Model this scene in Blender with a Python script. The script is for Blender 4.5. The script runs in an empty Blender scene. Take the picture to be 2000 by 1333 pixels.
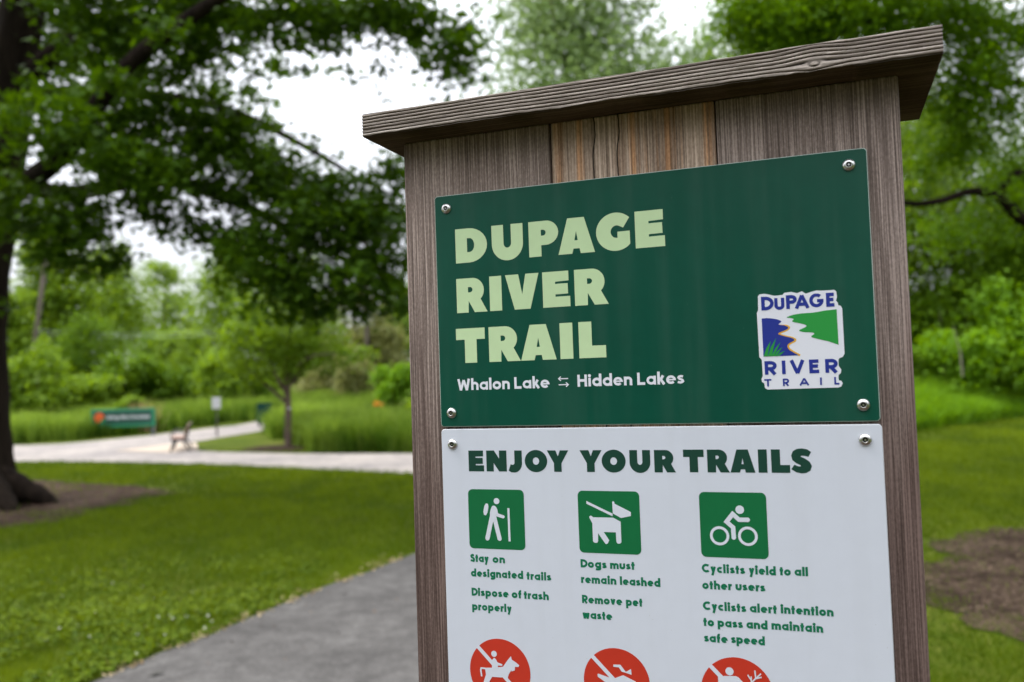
import bpy, math, random
import numpy as np
from mathutils import Vector, Matrix, noise
from mathutils.geometry import tessellate_polygon

S = bpy.context.scene
COL = S.collection
rng = np.random.default_rng(7)
random.seed(7)

# ------------------------------------------------------------------ camera
EYE = 1.75
FPX = 1680.0                       # focal length in pixels of a 2000 px wide frame
PITCH, ROLL = 0.04383, -0.0331
cd = bpy.data.cameras.new("camera"); cam = bpy.data.objects.new("camera", cd); COL.objects.link(cam)
cd.sensor_width = 36.0; cd.lens = 36.0 * FPX / 2000.0
cd.clip_start = 0.02; cd.clip_end = 1200.0
fwd = Vector((0, math.cos(PITCH), math.sin(PITCH)))
r0 = Vector((1, 0, 0)); u0 = r0.cross(fwd)
rt = math.cos(ROLL) * r0 + math.sin(ROLL) * u0
up = -math.sin(ROLL) * r0 + math.cos(ROLL) * u0
CAMP = Vector((0, 0, EYE))
mw = Matrix((rt, up, -fwd)).transposed().to_4x4(); mw.translation = CAMP
cam.matrix_world = mw
cd.dof.use_dof = True; cd.dof.focus_distance = 0.945; cd.dof.aperture_fstop = 4.5
S.camera = cam

# ------------------------------------------------------------------ world and sun (overcast)
SUN_EL, SUN_AZ = math.radians(58), math.radians(286)
w = bpy.data.worlds.new("World"); S.world = w; w.use_nodes = True
nt = w.node_tree; nt.nodes.clear()
out = nt.nodes.new("ShaderNodeOutputWorld"); bg = nt.nodes.new("ShaderNodeBackground")
sky = nt.nodes.new("ShaderNodeTexSky"); sky.sky_type = 'NISHITA'; sky.sun_disc = False
sky.sun_elevation = SUN_EL; sky.sun_rotation = SUN_AZ; sky.dust_density = 3.0
tc = nt.nodes.new("ShaderNodeTexCoord"); sx = nt.nodes.new("ShaderNodeSeparateXYZ")
mr = nt.nodes.new("ShaderNodeMapRange"); mr.inputs[1].default_value = 0.0; mr.inputs[2].default_value = 1.0
mr.inputs[3].default_value = 6.5; mr.inputs[4].default_value = 28.0
cn = nt.nodes.new("ShaderNodeTexNoise"); cn.inputs['Scale'].default_value = 2.2; cn.inputs['Detail'].default_value = 5
cm = nt.nodes.new("ShaderNodeMapRange"); cm.inputs[3].default_value = 0.85; cm.inputs[4].default_value = 1.15
mul = nt.nodes.new("ShaderNodeMath"); mul.operation = 'MULTIPLY'
cl = nt.nodes.new("ShaderNodeVectorMath"); cl.operation = 'SCALE'; cl.inputs[0].default_value = (0.975, 1.0, 1.07)
mx = nt.nodes.new("ShaderNodeMix"); mx.data_type = 'RGBA'; mx.inputs[0].default_value = 0.88
L = nt.links.new
L(tc.outputs['Generated'], sx.inputs[0]); L(sx.outputs['Z'], mr.inputs[0])
L(tc.outputs['Generated'], cn.inputs['Vector']); L(cn.outputs['Fac'], cm.inputs[0])
L(mr.outputs[0], mul.inputs[0]); L(cm.outputs[0], mul.inputs[1]); L(mul.outputs[0], cl.inputs['Scale'])
L(sky.outputs[0], mx.inputs[6]); L(cl.outputs[0], mx.inputs[7]); L(mx.outputs[2], bg.inputs['Color'])
bg.inputs['Strength'].default_value = 0.12
L(bg.outputs[0], out.inputs[0])
sd = bpy.data.lights.new("sun", 'SUN'); sun = bpy.data.objects.new("sun", sd); COL.objects.link(sun)
sd.energy = 3.2; sd.angle = math.radians(25); sd.color = (1.0, 0.96, 0.9)
sdir = Vector((math.sin(SUN_AZ) * math.cos(SUN_EL), math.cos(SUN_AZ) * math.cos(SUN_EL), math.sin(SUN_EL)))
sun.rotation_euler = sdir.to_track_quat('Z', 'Y').to_euler(); sun.location = (0, 0, 60)

S.view_settings.view_transform = 'Standard'; S.view_settings.look = 'None'
S.view_settings.exposure = 0.10; S.view_settings.gamma = 1.0
S.render.engine = 'CYCLES'
S.cycles.use_denoising = True
S.cycles.max_bounces = 6; S.cycles.diffuse_bounces = 4; S.cycles.transmission_bounces = 4
S.cycles.glossy_bounces = 2; S.cycles.sample_clamp_indirect = 6.0

# ------------------------------------------------------------------ helpers
def ray(px, py):
    return (fwd + rt * ((px - 1000.0) / FPX) - up * ((py - 666.5) / FPX))
def at(px, py, d):
    "point seen at a pixel of the photograph, d metres in front of the camera"
    return CAMP + ray(px, py) * d
def gz(x, y):
    t = max(0.0, y - 33.0)
    return (0.058 + 0.030 * min(1.0, max(0.0, (x + 18.0) / 10.0))) * t * t / (t + 5.0) * (1.0 / (1.0 + t / 60.0)) if t > 0 else 0.0
def gp(px, py):
    "point of the flat ground seen at a pixel"
    r = ray(px, py); t = -EYE / r.z
    return Vector((r.x * t, r.y * t, 0))
def g2(px, py):
    p = gp(px, py); return (p.x, p.y)

def tag(o, label=None, cat=None, group=None, kind=None):
    if label: o['label'] = label
    if cat: o['category'] = cat
    if group: o['group'] = group
    if kind: o['kind'] = kind
    return o
def empty(name, loc, rz=0.0):
    o = bpy.data.objects.new(name, None); COL.objects.link(o); o.location = loc; o.rotation_euler = (0, 0, rz)
    o.empty_display_size = 0.2
    return o
def link(name, me, mat=None, parent=None, loc=None):
    o = bpy.data.objects.new(name, me); COL.objects.link(o)
    if mat is not None:
        for m in (mat if isinstance(mat, (list, tuple)) else [mat]): me.materials.append(m)
    if parent: o.parent = parent
    if loc is not None: o.location = loc
    return o
def np_mesh(name, V, F, tone=None, smooth=False):
    "V (n,3), F (m,k) with the same k for all faces"
    me = bpy.data.meshes.new(name)
    V = np.asarray(V, np.float32); F = np.asarray(F, np.int32)
    m, k = F.shape
    me.vertices.add(len(V)); me.vertices.foreach_set('co', V.ravel())
    me.loops.add(m * k); me.loops.foreach_set('vertex_index', F.ravel())
    me.polygons.add(m); me.polygons.foreach_set('loop_start', np.arange(0, m * k, k, dtype=np.int32))
    if smooth: me.polygons.foreach_set('use_smooth', np.ones(m, bool))
    if tone is not None:
        a = me.attributes.new('tone', 'FLOAT', 'POINT'); a.data.foreach_set('value', np.asarray(tone, np.float32))
    me.update(calc_edges=True)
    return me

class MB:
    "collects shapes into one mesh"
    def __init__(s): s.v = []; s.f = []; s.mi = []; s.cur = 0
    def add(s, vs, fs):
        b = len(s.v); s.v += [tuple(p) for p in vs]; s.f += [tuple(i + b for i in q) for q in fs]; s.mi += [s.cur] * len(fs)
        return s
    def box(s, x0, x1, y0, y1, z0, z1):
        return s.add([(x0, y0, z0), (x1, y0, z0), (x1, y1, z0), (x0, y1, z0), (x0, y0, z1), (x1, y0, z1), (x1, y1, z1), (x0, y1, z1)],
                     [(3, 2, 1, 0), (4, 5, 6, 7), (0, 1, 5, 4), (1, 2, 6, 5), (2, 3, 7, 6), (3, 0, 4, 7)])
    def bar(s, a, b, wx, wy, upv=(0, 0, 1)):
        a, b = Vector(a), Vector(b); d = (b - a).normalized(); u = Vector(upv)
        if abs(d.dot(u)) > .95: u = Vector((0, 1, 0))
        x = d.cross(u).normalized() * wx / 2; y = x.cross(d).normalized() * wy / 2
        return s.add([a - x - y, a + x - y, a + x + y, a - x + y, b - x - y, b + x - y, b + x + y, b - x + y],
                     [(3, 2, 1, 0), (4, 5, 6, 7), (0, 1, 5, 4), (1, 2, 6, 5), (2, 3, 7, 6), (3, 0, 4, 7)])
    def tube(s, pts, rad, n=10, jit=0.0, flare=None):
        pts = [Vector(p) for p in pts]; N = len(pts); vs = []
        ref = Vector((1, 0, 0))
        for i, p in enumerate(pts):
            d = (pts[min(i + 1, N - 1)] - pts[max(i - 1, 0)]).normalized()
            if abs(d.dot(ref)) > .9: ref = Vector((0, 1, 0))
            x = (ref - d * ref.dot(d)).normalized(); y = d.cross(x); ref = x
            for k in range(n):
                a = 2 * math.pi * k / n
                r = rad[i]
                if jit: r *= 1 + jit * noise.noise((math.cos(a) * 1.7, math.sin(a) * 1.7, i * .35 + p.x))
                if flare: r *= 1 + flare[i] * (0.55 + 0.45 * math.cos(5 * a + 1.0))
                vs.append(p + (x * math.cos(a) + y * math.sin(a)) * r)
        fs = [(i * n + k, i * n + (k + 1) % n, (i + 1) * n + (k + 1) % n, (i + 1) * n + k) for i in range(N - 1) for k in range(n)]
        fs += [tuple(range(n - 1, -1, -1)), tuple((N - 1) * n + k for k in range(n))]
        return s.add(vs, fs)
    def build(s, name, mat, parent=None, loc=None, smooth=False, bevel=0.0):
        me = bpy.data.meshes.new(name); me.from_pydata(s.v, [], s.f); me.update()
        for p, mi in zip(me.polygons, s.mi):
            p.material_index = mi; p.use_smooth = smooth
        o = link(name, me, mat, parent, loc)
        if bevel:
            b = o.modifiers.new("bevel", 'BEVEL'); b.width = bevel; b.segments = 2; b.limit_method = 'ANGLE'
        return o
def smooth_path(pts, rad, m=5):
    P = [Vector(p) for p in pts]; out, ro = [], []
    for i in range(len(P) - 1):
        p0, p1, p2, p3 = P[max(i - 1, 0)], P[i], P[i + 1], P[min(i + 2, len(P) - 1)]
        for k in range(m):
            t = k / m
            out.append(0.5 * ((2 * p1) + (p2 - p0) * t + (2 * p0 - 5 * p1 + 4 * p2 - p3) * t * t + (3 * p1 - p0 - 3 * p2 + p3) * t ** 3))
            ro.append(rad[i] * (1 - t) + rad[i + 1] * t)
    out.append(P[-1]); ro.append(rad[-1])
    return out, ro

# ------------------------------------------------------------------ materials
def mat(name):
    m = bpy.data.materials.new(name); m.use_nodes = True
    return m, m.node_tree, m.node_tree.nodes['Principled BSDF']
def plain(name, col, rough=0.6, metal=0.0, spec=0.5):
    m, t, b = mat(name)
    b.inputs['Base Color'].default_value = (*col, 1); b.inputs['Roughness'].default_value = rough
    b.inputs['Metallic'].default_value = metal; b.inputs['Specular IOR Level'].default_value = spec
    return m
def N(t, kind, **kw):
    n = t.nodes.new(kind)
    for k, v in kw.items():
        if k in n.inputs: n.inputs[k].default_value = v
        else: setattr(n, k, v)
    return n
def ramp(t, stops, interp='LINEAR'):
    r = t.nodes.new('ShaderNodeValToRGB'); r.color_ramp.interpolation = interp
    e = r.color_ramp.elements
    while len(e) < len(stops): e.new(0.5)
    for q, (p, c) in zip(e, stops): q.position = p; q.color = (*c, 1)
    return r
def painted(name, col, var=0.06, rough=0.4, bump=0.02, scale=30.0, spec=0.4):
    "paint or printed sheet with faint mottling and specks"
    m, t, b = mat(name)
    tcn = N(t, 'ShaderNodeTexCoord'); n1 = N(t, 'ShaderNodeTexNoise', Scale=scale, Detail=6.0)
    n2 = N(t, 'ShaderNodeTexNoise', Scale=scale * 0.12, Detail=3.0)
    t.links.new(tcn.outputs['Object'], n1.inputs['Vector']); t.links.new(tcn.outputs['Object'], n2.inputs['Vector'])
    add = N(t, 'ShaderNodeMath', operation='ADD'); t.links.new(n1.outputs['Fac'], add.inputs[0]); t.links.new(n2.outputs['Fac'], add.inputs[1])
    lo = tuple(max(0, c * (1 - var)) for c in col); hi = tuple(c * (1 + var) for c in col)
    r = ramp(t, [(0.35, lo), (0.65, hi)]); hf = N(t, 'ShaderNodeMath', operation='MULTIPLY'); hf.inputs[1].default_value = 0.5
    t.links.new(add.outputs[0], hf.inputs[0]); t.links.new(hf.outputs[0], r.inputs[0]); t.links.new(r.outputs[0], b.inputs['Base Color'])
    b.inputs['Roughness'].default_value = rough; b.inputs['Specular IOR Level'].default_value = spec
    if bump:
        bp = N(t, 'ShaderNodeBump', Strength=bump, Distance=0.002); t.links.new(n1.outputs['Fac'], bp.inputs['Height']); t.links.new(bp.outputs[0], b.inputs['Normal'])
    return m
def leaf_mat(name, dark, light, trans=0.35, rough=0.5, gloss=0.14):
    m, t, b = mat(name)
    a = N(t, 'ShaderNodeAttribute', attribute_name='tone')
    r = ramp(t, [(0.0, dark), (1.0, light)]); t.links.new(a.outputs['Fac'], r.inputs[0])
    b.inputs['Roughness'].default_value = rough; b.inputs['Specular IOR Level'].default_value = gloss
    t.links.new(r.outputs[0], b.inputs['Base Color'])
    tr = N(t, 'ShaderNodeBsdfTranslucent'); hs = N(t, 'ShaderNodeHueSaturation', Saturation=1.1, Value=1.5, Hue=0.485)
    t.links.new(r.outputs[0], hs.inputs['Color']); t.links.new(hs.outputs[0], tr.inputs['Color'])
    ms = N(t, 'ShaderNodeMixShader'); ms.inputs[0].default_value = trans
    t.links.new(b.outputs[0], ms.inputs[1]); t.links.new(tr.outputs[0], ms.inputs[2])
    t.links.new(ms.outputs[0], t.nodes['Material Output'].inputs['Surface'])
    return m
def bark_mat(name, lo, hi, sc=9.0):
    m, t, b = mat(name)
    c = N(t, 'ShaderNodeTexCoord'); mp = N(t, 'ShaderNodeMapping'); mp.inputs['Scale'].default_value = (1, 1, 0.22)
    n1 = N(t, 'ShaderNodeTexNoise', Scale=sc, Detail=8.0, Roughness=0.65)
    t.links.new(c.outputs['Object'], mp.inputs[0]); t.links.new(mp.outputs[0], n1.inputs['Vector'])
    r = ramp(t, [(0.3, lo), (0.7, hi)]); t.links.new(n1.outputs['Fac'], r.inputs[0]); t.links.new(r.outputs[0], b.inputs['Base Color'])
    bp = N(t, 'ShaderNodeBump', Strength=0.9, Distance=0.03); t.links.new(n1.outputs['Fac'], bp.inputs['Height']); t.links.new(bp.outputs[0], b.inputs['Normal'])
    b.inputs['Roughness'].default_value = 0.95; b.inputs['Specular IOR Level'].default_value = 0.04
    return m
def ground_mat(name, stops, s1=1.2, s2=14.0, s3=90.0, bump=0.5, rough=0.95, mixb=0.5, bd=0.02):
    m, t, b = mat(name)
    c = N(t, 'ShaderNodeTexCoord')
    ns = []
    for s in (s1, s2, s3):
        n = N(t, 'ShaderNodeTexNoise', Scale=s, Detail=5.0, Roughness=0.6); t.links.new(c.outputs['Object'], n.inputs['Vector']); ns.append(n)
    m1 = N(t, 'ShaderNodeMix'); m1.inputs[0].default_value = 0.5
    t.links.new(ns[0].outputs['Fac'], m1.inputs[2]); t.links.new(ns[1].outputs['Fac'], m1.inputs[3])
    m2 = N(t, 'ShaderNodeMix'); m2.inputs[0].default_value = mixb
    t.links.new(m1.outputs[0], m2.inputs[2]); t.links.new(ns[2].outputs['Fac'], m2.inputs[3])
    r = ramp(t, stops); t.links.new(m2.outputs[0], r.inputs[0]); t.links.new(r.outputs[0], b.inputs['Base Color'])
    bp = N(t, 'ShaderNodeBump', Strength=bump, Distance=bd); t.links.new(m2.outputs[0], bp.inputs['Height']); t.links.new(bp.outputs[0], b.inputs['Normal'])
    b.inputs['Roughness'].default_value = rough; b.inputs['Specular IOR Level'].default_value = 0.05
    return m
def wood_mat(name, lo, mid, hi, axis='Z', warm=None, seed=0.0, fine=640.0, cracks=(), dark_below=None):
    "weathered wood: grain runs along one local axis"
    m, t, b = mat(name); lk = t.links.new
    c = N(t, 'ShaderNodeTexCoord')
    def grain(sc, along, detail=4.0, dist=0.0):
        mp = N(t, 'ShaderNodeMapping'); mp.inputs['Location'].default_value = (seed, seed * .7, seed * 1.3)
        mp.inputs['Scale'].default_value = (sc, sc, along) if axis == 'Z' else (along, sc, sc)
        n = N(t, 'ShaderNodeTexNoise', Scale=1.0, Detail=detail, Roughness=0.6, Distortion=dist)
        lk(c.outputs['Object'], mp.inputs[0]); lk(mp.outputs[0], n.inputs['Vector']); return n
    nf = grain(fine, 6.0, 3.0); nm = grain(70.0, 1.6, 4.0, 0.4); nb = grain(14.0, 0.9, 2.0); sp = grain(520.0, 230.0, 3.0)
    ad = N(t, 'ShaderNodeMath', operation='MULTIPLY_ADD'); ad.inputs[1].default_value = 0.88; lk(nf.outputs['Fac'], ad.inputs[0])
    h1 = N(t, 'ShaderNodeMath', operation='MULTIPLY'); h1.inputs[1].default_value = 0.24; lk(nm.outputs['Fac'], h1.inputs[0]); lk(h1.outputs[0], ad.inputs[2])
    a2 = N(t, 'ShaderNodeMath', operation='MULTIPLY_ADD'); a2.inputs[1].default_value = 0.24; lk(nb.outputs['Fac'], a2.inputs[0]); lk(ad.outputs[0], a2.inputs[2])
    a3 = N(t, 'ShaderNodeMath', operation='MULTIPLY_ADD'); a3.inputs[1].default_value = 0.26; lk(sp.outputs['Fac'], a3.inputs[0]); lk(a2.outputs[0], a3.inputs[2])
    r = ramp(t, [(0.54, lo), (0.80, mid), (1.0, hi)]); lk(a3.outputs[0], r.inputs[0])
    col = r.outputs[0]
    if warm:
        wr = ramp(t, [(0.47, (0, 0, 0)), (0.62, (1, 1, 1))]); ng = grain(95.0, 1.6, 4.0, 0.5); lk(ng.outputs['Fac'], wr.inputs[0])
        mxn = N(t, 'ShaderNodeMix', data_type='RGBA', blend_type='MULTIPLY'); lk(col, mxn.inputs[6]); mxn.inputs[7].default_value = (*warm, 1)
        lk(wr.outputs[0], mxn.inputs[0]); col = mxn.outputs[2]
    if dark_below:                               # darker below an irregular streaky line
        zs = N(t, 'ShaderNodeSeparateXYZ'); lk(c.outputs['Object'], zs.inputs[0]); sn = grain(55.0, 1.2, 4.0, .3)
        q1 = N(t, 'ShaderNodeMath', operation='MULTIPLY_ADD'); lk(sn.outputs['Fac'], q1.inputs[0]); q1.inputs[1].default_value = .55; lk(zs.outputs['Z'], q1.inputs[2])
        q2 = N(t, 'ShaderNodeMapRange', interpolation_type='SMOOTHSTEP'); lk(q1.outputs[0], q2.inputs[0]); q2.inputs[1].default_value = dark_below + .14; q2.inputs[2].default_value = dark_below + .46
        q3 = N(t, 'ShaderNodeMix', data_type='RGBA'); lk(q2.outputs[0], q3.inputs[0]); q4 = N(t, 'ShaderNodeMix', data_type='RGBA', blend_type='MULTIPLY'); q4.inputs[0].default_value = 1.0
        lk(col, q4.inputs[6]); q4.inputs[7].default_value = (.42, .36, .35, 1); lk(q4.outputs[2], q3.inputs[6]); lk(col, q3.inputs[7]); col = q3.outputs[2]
    for x0 in cracks:                       # drying cracks: narrow dark splits
        sp_ = N(t, 'ShaderNodeSeparateXYZ'); lk(c.outputs['Object'], sp_.inputs[0])
        cz = N(t, 'ShaderNodeTexNoise', Scale=9.0, Detail=4.0, noise_dimensions='1D'); lk(sp_.outputs['Z'], cz.inputs['W'])
        o1 = N(t, 'ShaderNodeMath', operation='MULTIPLY_ADD'); lk(cz.outputs['Fac'], o1.inputs[0]); o1.inputs[1].default_value = -0.012; lk(sp_.outputs['X'], o1.inputs[2])
        o2 = N(t, 'ShaderNodeMath', operation='SUBTRACT'); lk(o1.outputs[0], o2.inputs[0]); o2.inputs[1].default_value = x0 - 0.006
        o3 = N(t, 'ShaderNodeMath', operation='ABSOLUTE'); lk(o2.outputs[0], o3.inputs[0])
        o4 = N(t, 'ShaderNodeMapRange'); lk(o3.outputs[0], o4.inputs[0]); o4.inputs[1].default_value = 0.0003; o4.inputs[2].default_value = 0.0011
        mxc = N(t, 'ShaderNodeMix', data_type='RGBA'); lk(o4.outputs[0], mxc.inputs[0]); mxc.inputs[6].default_value = (0.012, 0.009, 0.008, 1); lk(col, mxc.inputs[7]); col = mxc.outputs[2]
    lk(col, b.inputs['Base Color'])
    bp = N(t, 'ShaderNodeBump', Strength=0.55, Distance=0.0012); lk(a3.outputs[0], bp.inputs['Height']); lk(bp.outputs[0], b.inputs['Normal'])
    b.inputs['Roughness'].default_value = 0.85; b.inputs['Specular IOR Level'].default_value = 0.2
    return m, t, b, col

M = {}
M['lawn'] = ground_mat('lawn_soil_and_turf', [(0.40, (0.030, 0.050, 0.004)), (0.5, (0.058, 0.088, 0.006)), (0.60, (0.14, 0.13, 0.03))], 0.5, 6, 60, 0.6)
M['asphalt'] = ground_mat('asphalt', [(0.36, (0.052, 0.050, 0.048)), (0.5, (0.088, 0.084, 0.080)), (0.64, (0.135, 0.130, 0.124))], 1.3, 7, 45, 0.4, mixb=0.36, bd=0.008)
M['pale_asphalt'] = ground_mat('sun_bleached_asphalt', [(0.42, (0.19, 0.175, 0.172)), (0.5, (0.27, 0.245, 0.228)), (0.58, (0.35, 0.315, 0.285))], 0.4, 3, 90, 0.3, mixb=0.3)
M['concrete'] = ground_mat('concrete', [(0.4, (0.36, 0.30, 0.24)), (0.6, (0.46, 0.39, 0.32))], 1, 8, 60, 0.2)
M['mulch'] = ground_mat('mulch', [(0.43, (0.014, 0.008, 0.006)), (0.5, (0.042, 0.026, 0.018)), (0.57, (0.12, 0.080, 0.056))], 1.5, 16, 70, 1.0, bd=0.03)
M['dirt'] = ground_mat('bare_dirt', [(0.43, (0.014, 0.009, 0.006)), (0.5, (0.038, 0.025, 0.017)), (0.57, (0.11, 0.078, 0.054))], 1.3, 12, 60, 1.0, bd=0.03)
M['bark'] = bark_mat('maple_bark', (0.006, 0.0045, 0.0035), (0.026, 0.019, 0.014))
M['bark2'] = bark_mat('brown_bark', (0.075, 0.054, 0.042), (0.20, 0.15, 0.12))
M['pole_wood'] = bark_mat('utility_pole_wood', (0.10, 0.08, 0.068), (0.22, 0.185, 0.16), 20)
M['maple'] = leaf_mat('maple_leaf', (0.01728, 0.0432, 0.0054), (0.0864, 0.1782, 0.01188), 0.40)
M['locust'] = leaf_mat('fine_leaf', (0.04677, 0.1082, 0.005544), (0.1356, 0.2705, 0.01478), 0.44)
M['young'] = leaf_mat('young_tree_leaf', (0.07533, 0.139, 0.01215), (0.197, 0.3195, 0.03037), 0.45)
M['mid'] = leaf_mat('treeline_leaf', (0.08964, 0.1646, 0.01546), (0.239, 0.3646, 0.04347), 0.42)
M['yellow'] = leaf_mat('yellow_green_leaf', (0.1029, 0.1823, 0.01512), (0.2245, 0.3528, 0.0378), 0.42)
M['pale'] = leaf_mat('pale_olive_leaf', (0.143, 0.165, 0.0495), (0.297, 0.308, 0.11), 0.36)
M['deep'] = leaf_mat('deep_green_leaf', (0.04733, 0.1077, 0.0063), (0.1538, 0.2753, 0.0153), 0.40)
M['hazy'] = leaf_mat('cottonwood_leaf', (0.09744, 0.163, 0.0525), (0.2144, 0.3055, 0.1155), 0.36)
M['bright'] = leaf_mat('fresh_green_leaf', (0.07656, 0.1733, 0.00825), (0.2042, 0.3811, 0.0231), 0.42)
M['turf'] = leaf_mat('turf_blade', (0.042, 0.082, 0.004), (0.145, 0.205, 0.012), 0.34, gloss=0.06)
M['meadow'] = leaf_mat('meadow_blade', (0.034, 0.088, 0.006), (0.26, 0.38, 0.058), 0.32, gloss=0.06)
M['seed'] = leaf_mat('seeding_stem', (0.14, 0.20, 0.04), (0.32, 0.38, 0.12), .3, gloss=.05)
M['straw'] = leaf_mat('dry_grass_blade', (0.30, 0.20, 0.10), (0.50, 0.36, 0.20), 0.3, gloss=0.1)

# ------------------------------------------------------------------ ground, paths
def sheet(name, poly, z, material, res=0.25, edge=0.0, kind='structure', fade=None):
    "a flat sheet with a given outline, edge roughened, following the terrain"
    pts = []
    n = len(poly)
    for i in range(n):
        a, b = Vector(poly[i]), Vector(poly[(i + 1) % n]); k = max(1, int((b - a).length / res))
        nn = Vector((-(b - a).y, (b - a).x)); nn = nn.normalized() if nn.length else nn
        for j in range(k):
            p = a + (b - a) * (j / k)
            if edge: p = p + nn * edge * (noise.noise((p.x * 2.3, p.y * 2.3, 1.7)) + .7 * noise.noise((p.x * 7, p.y * 7, 4.0)))
            pts.append(p)
    tri = tessellate_polygon([[Vector((p.x, p.y, 0)) for p in pts]])
    me = bpy.data.meshes.new(name); me.from_pydata([(p.x, p.y, gz(p.x, p.y) + z) for p in pts], [], [tuple(t) for t in tri]); me.update()
    if me.polygons and me.polygons[0].normal.z < 0: me.flip_normals()
    o = link(name, me, material); tag(o, kind=kind); return o, [(p.x, p.y) for p in pts]
def rounded(poly, it=2):
    for _ in range(it):
        q = []
        for i in range(len(poly)):
            a, b = poly[i], poly[(i + 1) % len(poly)]
            q += [(a[0] * .75 + b[0] * .25, a[1] * .75 + b[1] * .25), (a[0] * .25 + b[0] * .75, a[1] * .25 + b[1] * .75)]
        poly = q
    return poly
# ground: one sheet out to the horizon, finer where it rises
xs = np.concatenate([np.linspace(-400, -60, 8), np.linspace(-50, 50, 41), np.linspace(60, 400, 8)])
ys = np.concatenate([np.linspace(-200, -10, 6), np.linspace(-5, 120, 64), np.linspace(140, 500, 8)])
V = [(x, y, gz(x, min(y, 120.0))) for y in ys for x in xs]
nx = len(xs)
F = [(j * nx + i, j * nx + i + 1, (j + 1) * nx + i + 1, (j + 1) * nx + i) for j in range(len(ys) - 1) for i in range(nx - 1)]
tag(link('lawn', np_mesh('lawn', V, F, smooth=True), M['lawn']), kind='structure')

# near trail: from the lower left past the kiosk, bending into the path that crosses behind
A = g2(178, 1336); B = g2(803, 1086)
dA = (Vector(B) - Vector(A)).normalized(); nA = Vector((dA.y, -dA.x))
Wt = 2.7
near_l = [Vector(A) - dA * 9, Vector(A), Vector(A).lerp(Vector(B), .5) + Vector((-.04, .02)), Vector(B), Vector(B) + dA * 1.6]
C0 = g2(800, 927); C1 = g2(800, 887)
trail = [tuple(p) for p in near_l] + [(C0[0] + 1.2, C0[1] - 2.2), (C0[0] + 0.35, C0[1] - .25), C0]
trail += [g2(600, 917), g2(450, 910), g2(300, 905), g2(150, 903), g2(45, 903), g2(-300, 905)]
trail += [g2(-300, 868), g2(45, 870), g2(175, 870), g2(330, 877), g2(430, 884), g2(560, 887), C1]
trail += [(C1[0] + 3.2, C1[1] - 1.0), (C1[0] + 4.6, C1[1] - 4.2), (C1[0] + 4.1, C1[1] - 8.0)]
e = Vector(B) + nA * Wt
trail += [(e.x + dA.x * 1.2, e.y + dA.y * 1.2), tuple(Vector(A) + nA * Wt), tuple(Vector(A) + nA * Wt - dA * 9)]
# two sheets: the grey near trail and the paler crossing path
i0 = 5
near_poly = [tuple(p) for p in near_l] + [(C0[0] + 1.2, C0[1] - 2.2), (C1[0] + 4.1, C1[1] - 8.0 + 4.5)] + trail[-4:]
near_poly = near_l_poly = [tuple(p) for p in near_l] + [(C0[0] + 1.0, C0[1] - 2.2), (C1[0] + 4.35, C1[1] - 6.0)] + trail[-3:]
TRAIL_O, TRAIL_P = sheet('asphalt_trail', near_poly, 0.010, M['asphalt'], .12, .035)
cross = [(C0[0] + 1.0, C0[1] - 2.2), (C0[0] + 0.35, C0[1] - .3)] + [C0, g2(600, 917), g2(450, 910), g2(300, 905), g2(150, 903), g2(45, 903), g2(-300, 905),
         g2(-300, 868), g2(45, 871), g2(120, 868), g2(180, 863), g2(250, 856), g2(330, 848), g2(400, 842), g2(460, 838), g2(512, 832.5), g2(560, 827),
         g2(562, 834), g2(512, 842.5), g2(450, 852), g2(392, 862), g2(340, 869), g2(300, 873), g2(330, 879), g2(430, 884), g2(560, 887), C1,
         (C1[0] + 3.0, C1[1] - .8), (C1[0] + 4.4, C1[1] - 3.2), (C1[0] + 4.35, C1[1] - 6.0)]
CROSS_O, CROSS_P = sheet('crossing_path', cross, 0.014, M['pale_asphalt'], .3, .03)
pad = [g2(225, 882), g2(300, 872.5), g2(352, 866), g2(384, 866.5), g2(388, 880), g2(330, 886)]
PAD_O, PAD_P = sheet('concrete_pad', pad, 0.024, M['concrete'], .5, .0)
mulch = rounded([g2(-320, 1010), g2(-300, 950), g2(-60, 935), g2(140, 942), g2(250, 948), g2(320, 955), g2(330, 966), g2(250, 984), g2(170, 1003), g2(80, 1022), g2(-40, 1038), g2(-200, 1040)])
MUL_O, MUL_P = sheet('mulch_bed', mulch, 0.012, M['mulch'], .10, .30)
ring = rounded([g2(462, 881), g2(500, 872.5), g2(560, 869), g2(602, 871.5), g2(600, 880), g2(540, 885)])
RING_O, RING_P = sheet('mulch_ring', ring, 0.012, M['mulch'], .2, .10)
dirt = rounded([g2(1790, 1110), g2(1830, 1075), g2(1880, 1050), g2(1960, 1035), g2(2080, 1030), g2(2300, 1040), g2(2300, 1290), g2(2080, 1285), g2(1990, 1262), g2(1900, 1225), g2(1830, 1190), g2(1785, 1150)])
DIRT_O, DIRT_P = sheet('bare_dirt_patch', dirt, 0.012, M['dirt'], .08, .28)

added_dark = rounded([(-2.6, -4), (3.5, -4.5), (4.2, 0), (2.9, 3.4), (.6, 4.0), (-.9, 2.5), (-2.4, 0)])  # unseen dark ground added to cut green grass bounce on the kiosk
ADDED_O, ADDED_P = sheet('added_dark_ground', added_dark, 0.006, M['dirt'], .2, .15)

def inside(P, poly):
    x, y = P[:, 0], P[:, 1]; c = np.zeros(len(P), bool); q = np.asarray(poly); n = len(q)
    for i in range(n):
        x1, y1 = q[i]; x2, y2 = q[(i + 1) % n]
        k = (y1 > y) != (y2 > y)
        if (y2 != y1): c ^= k & (x < (x2 - x1) * (y - y1) / (y2 - y1) + x1)
    return c

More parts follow.
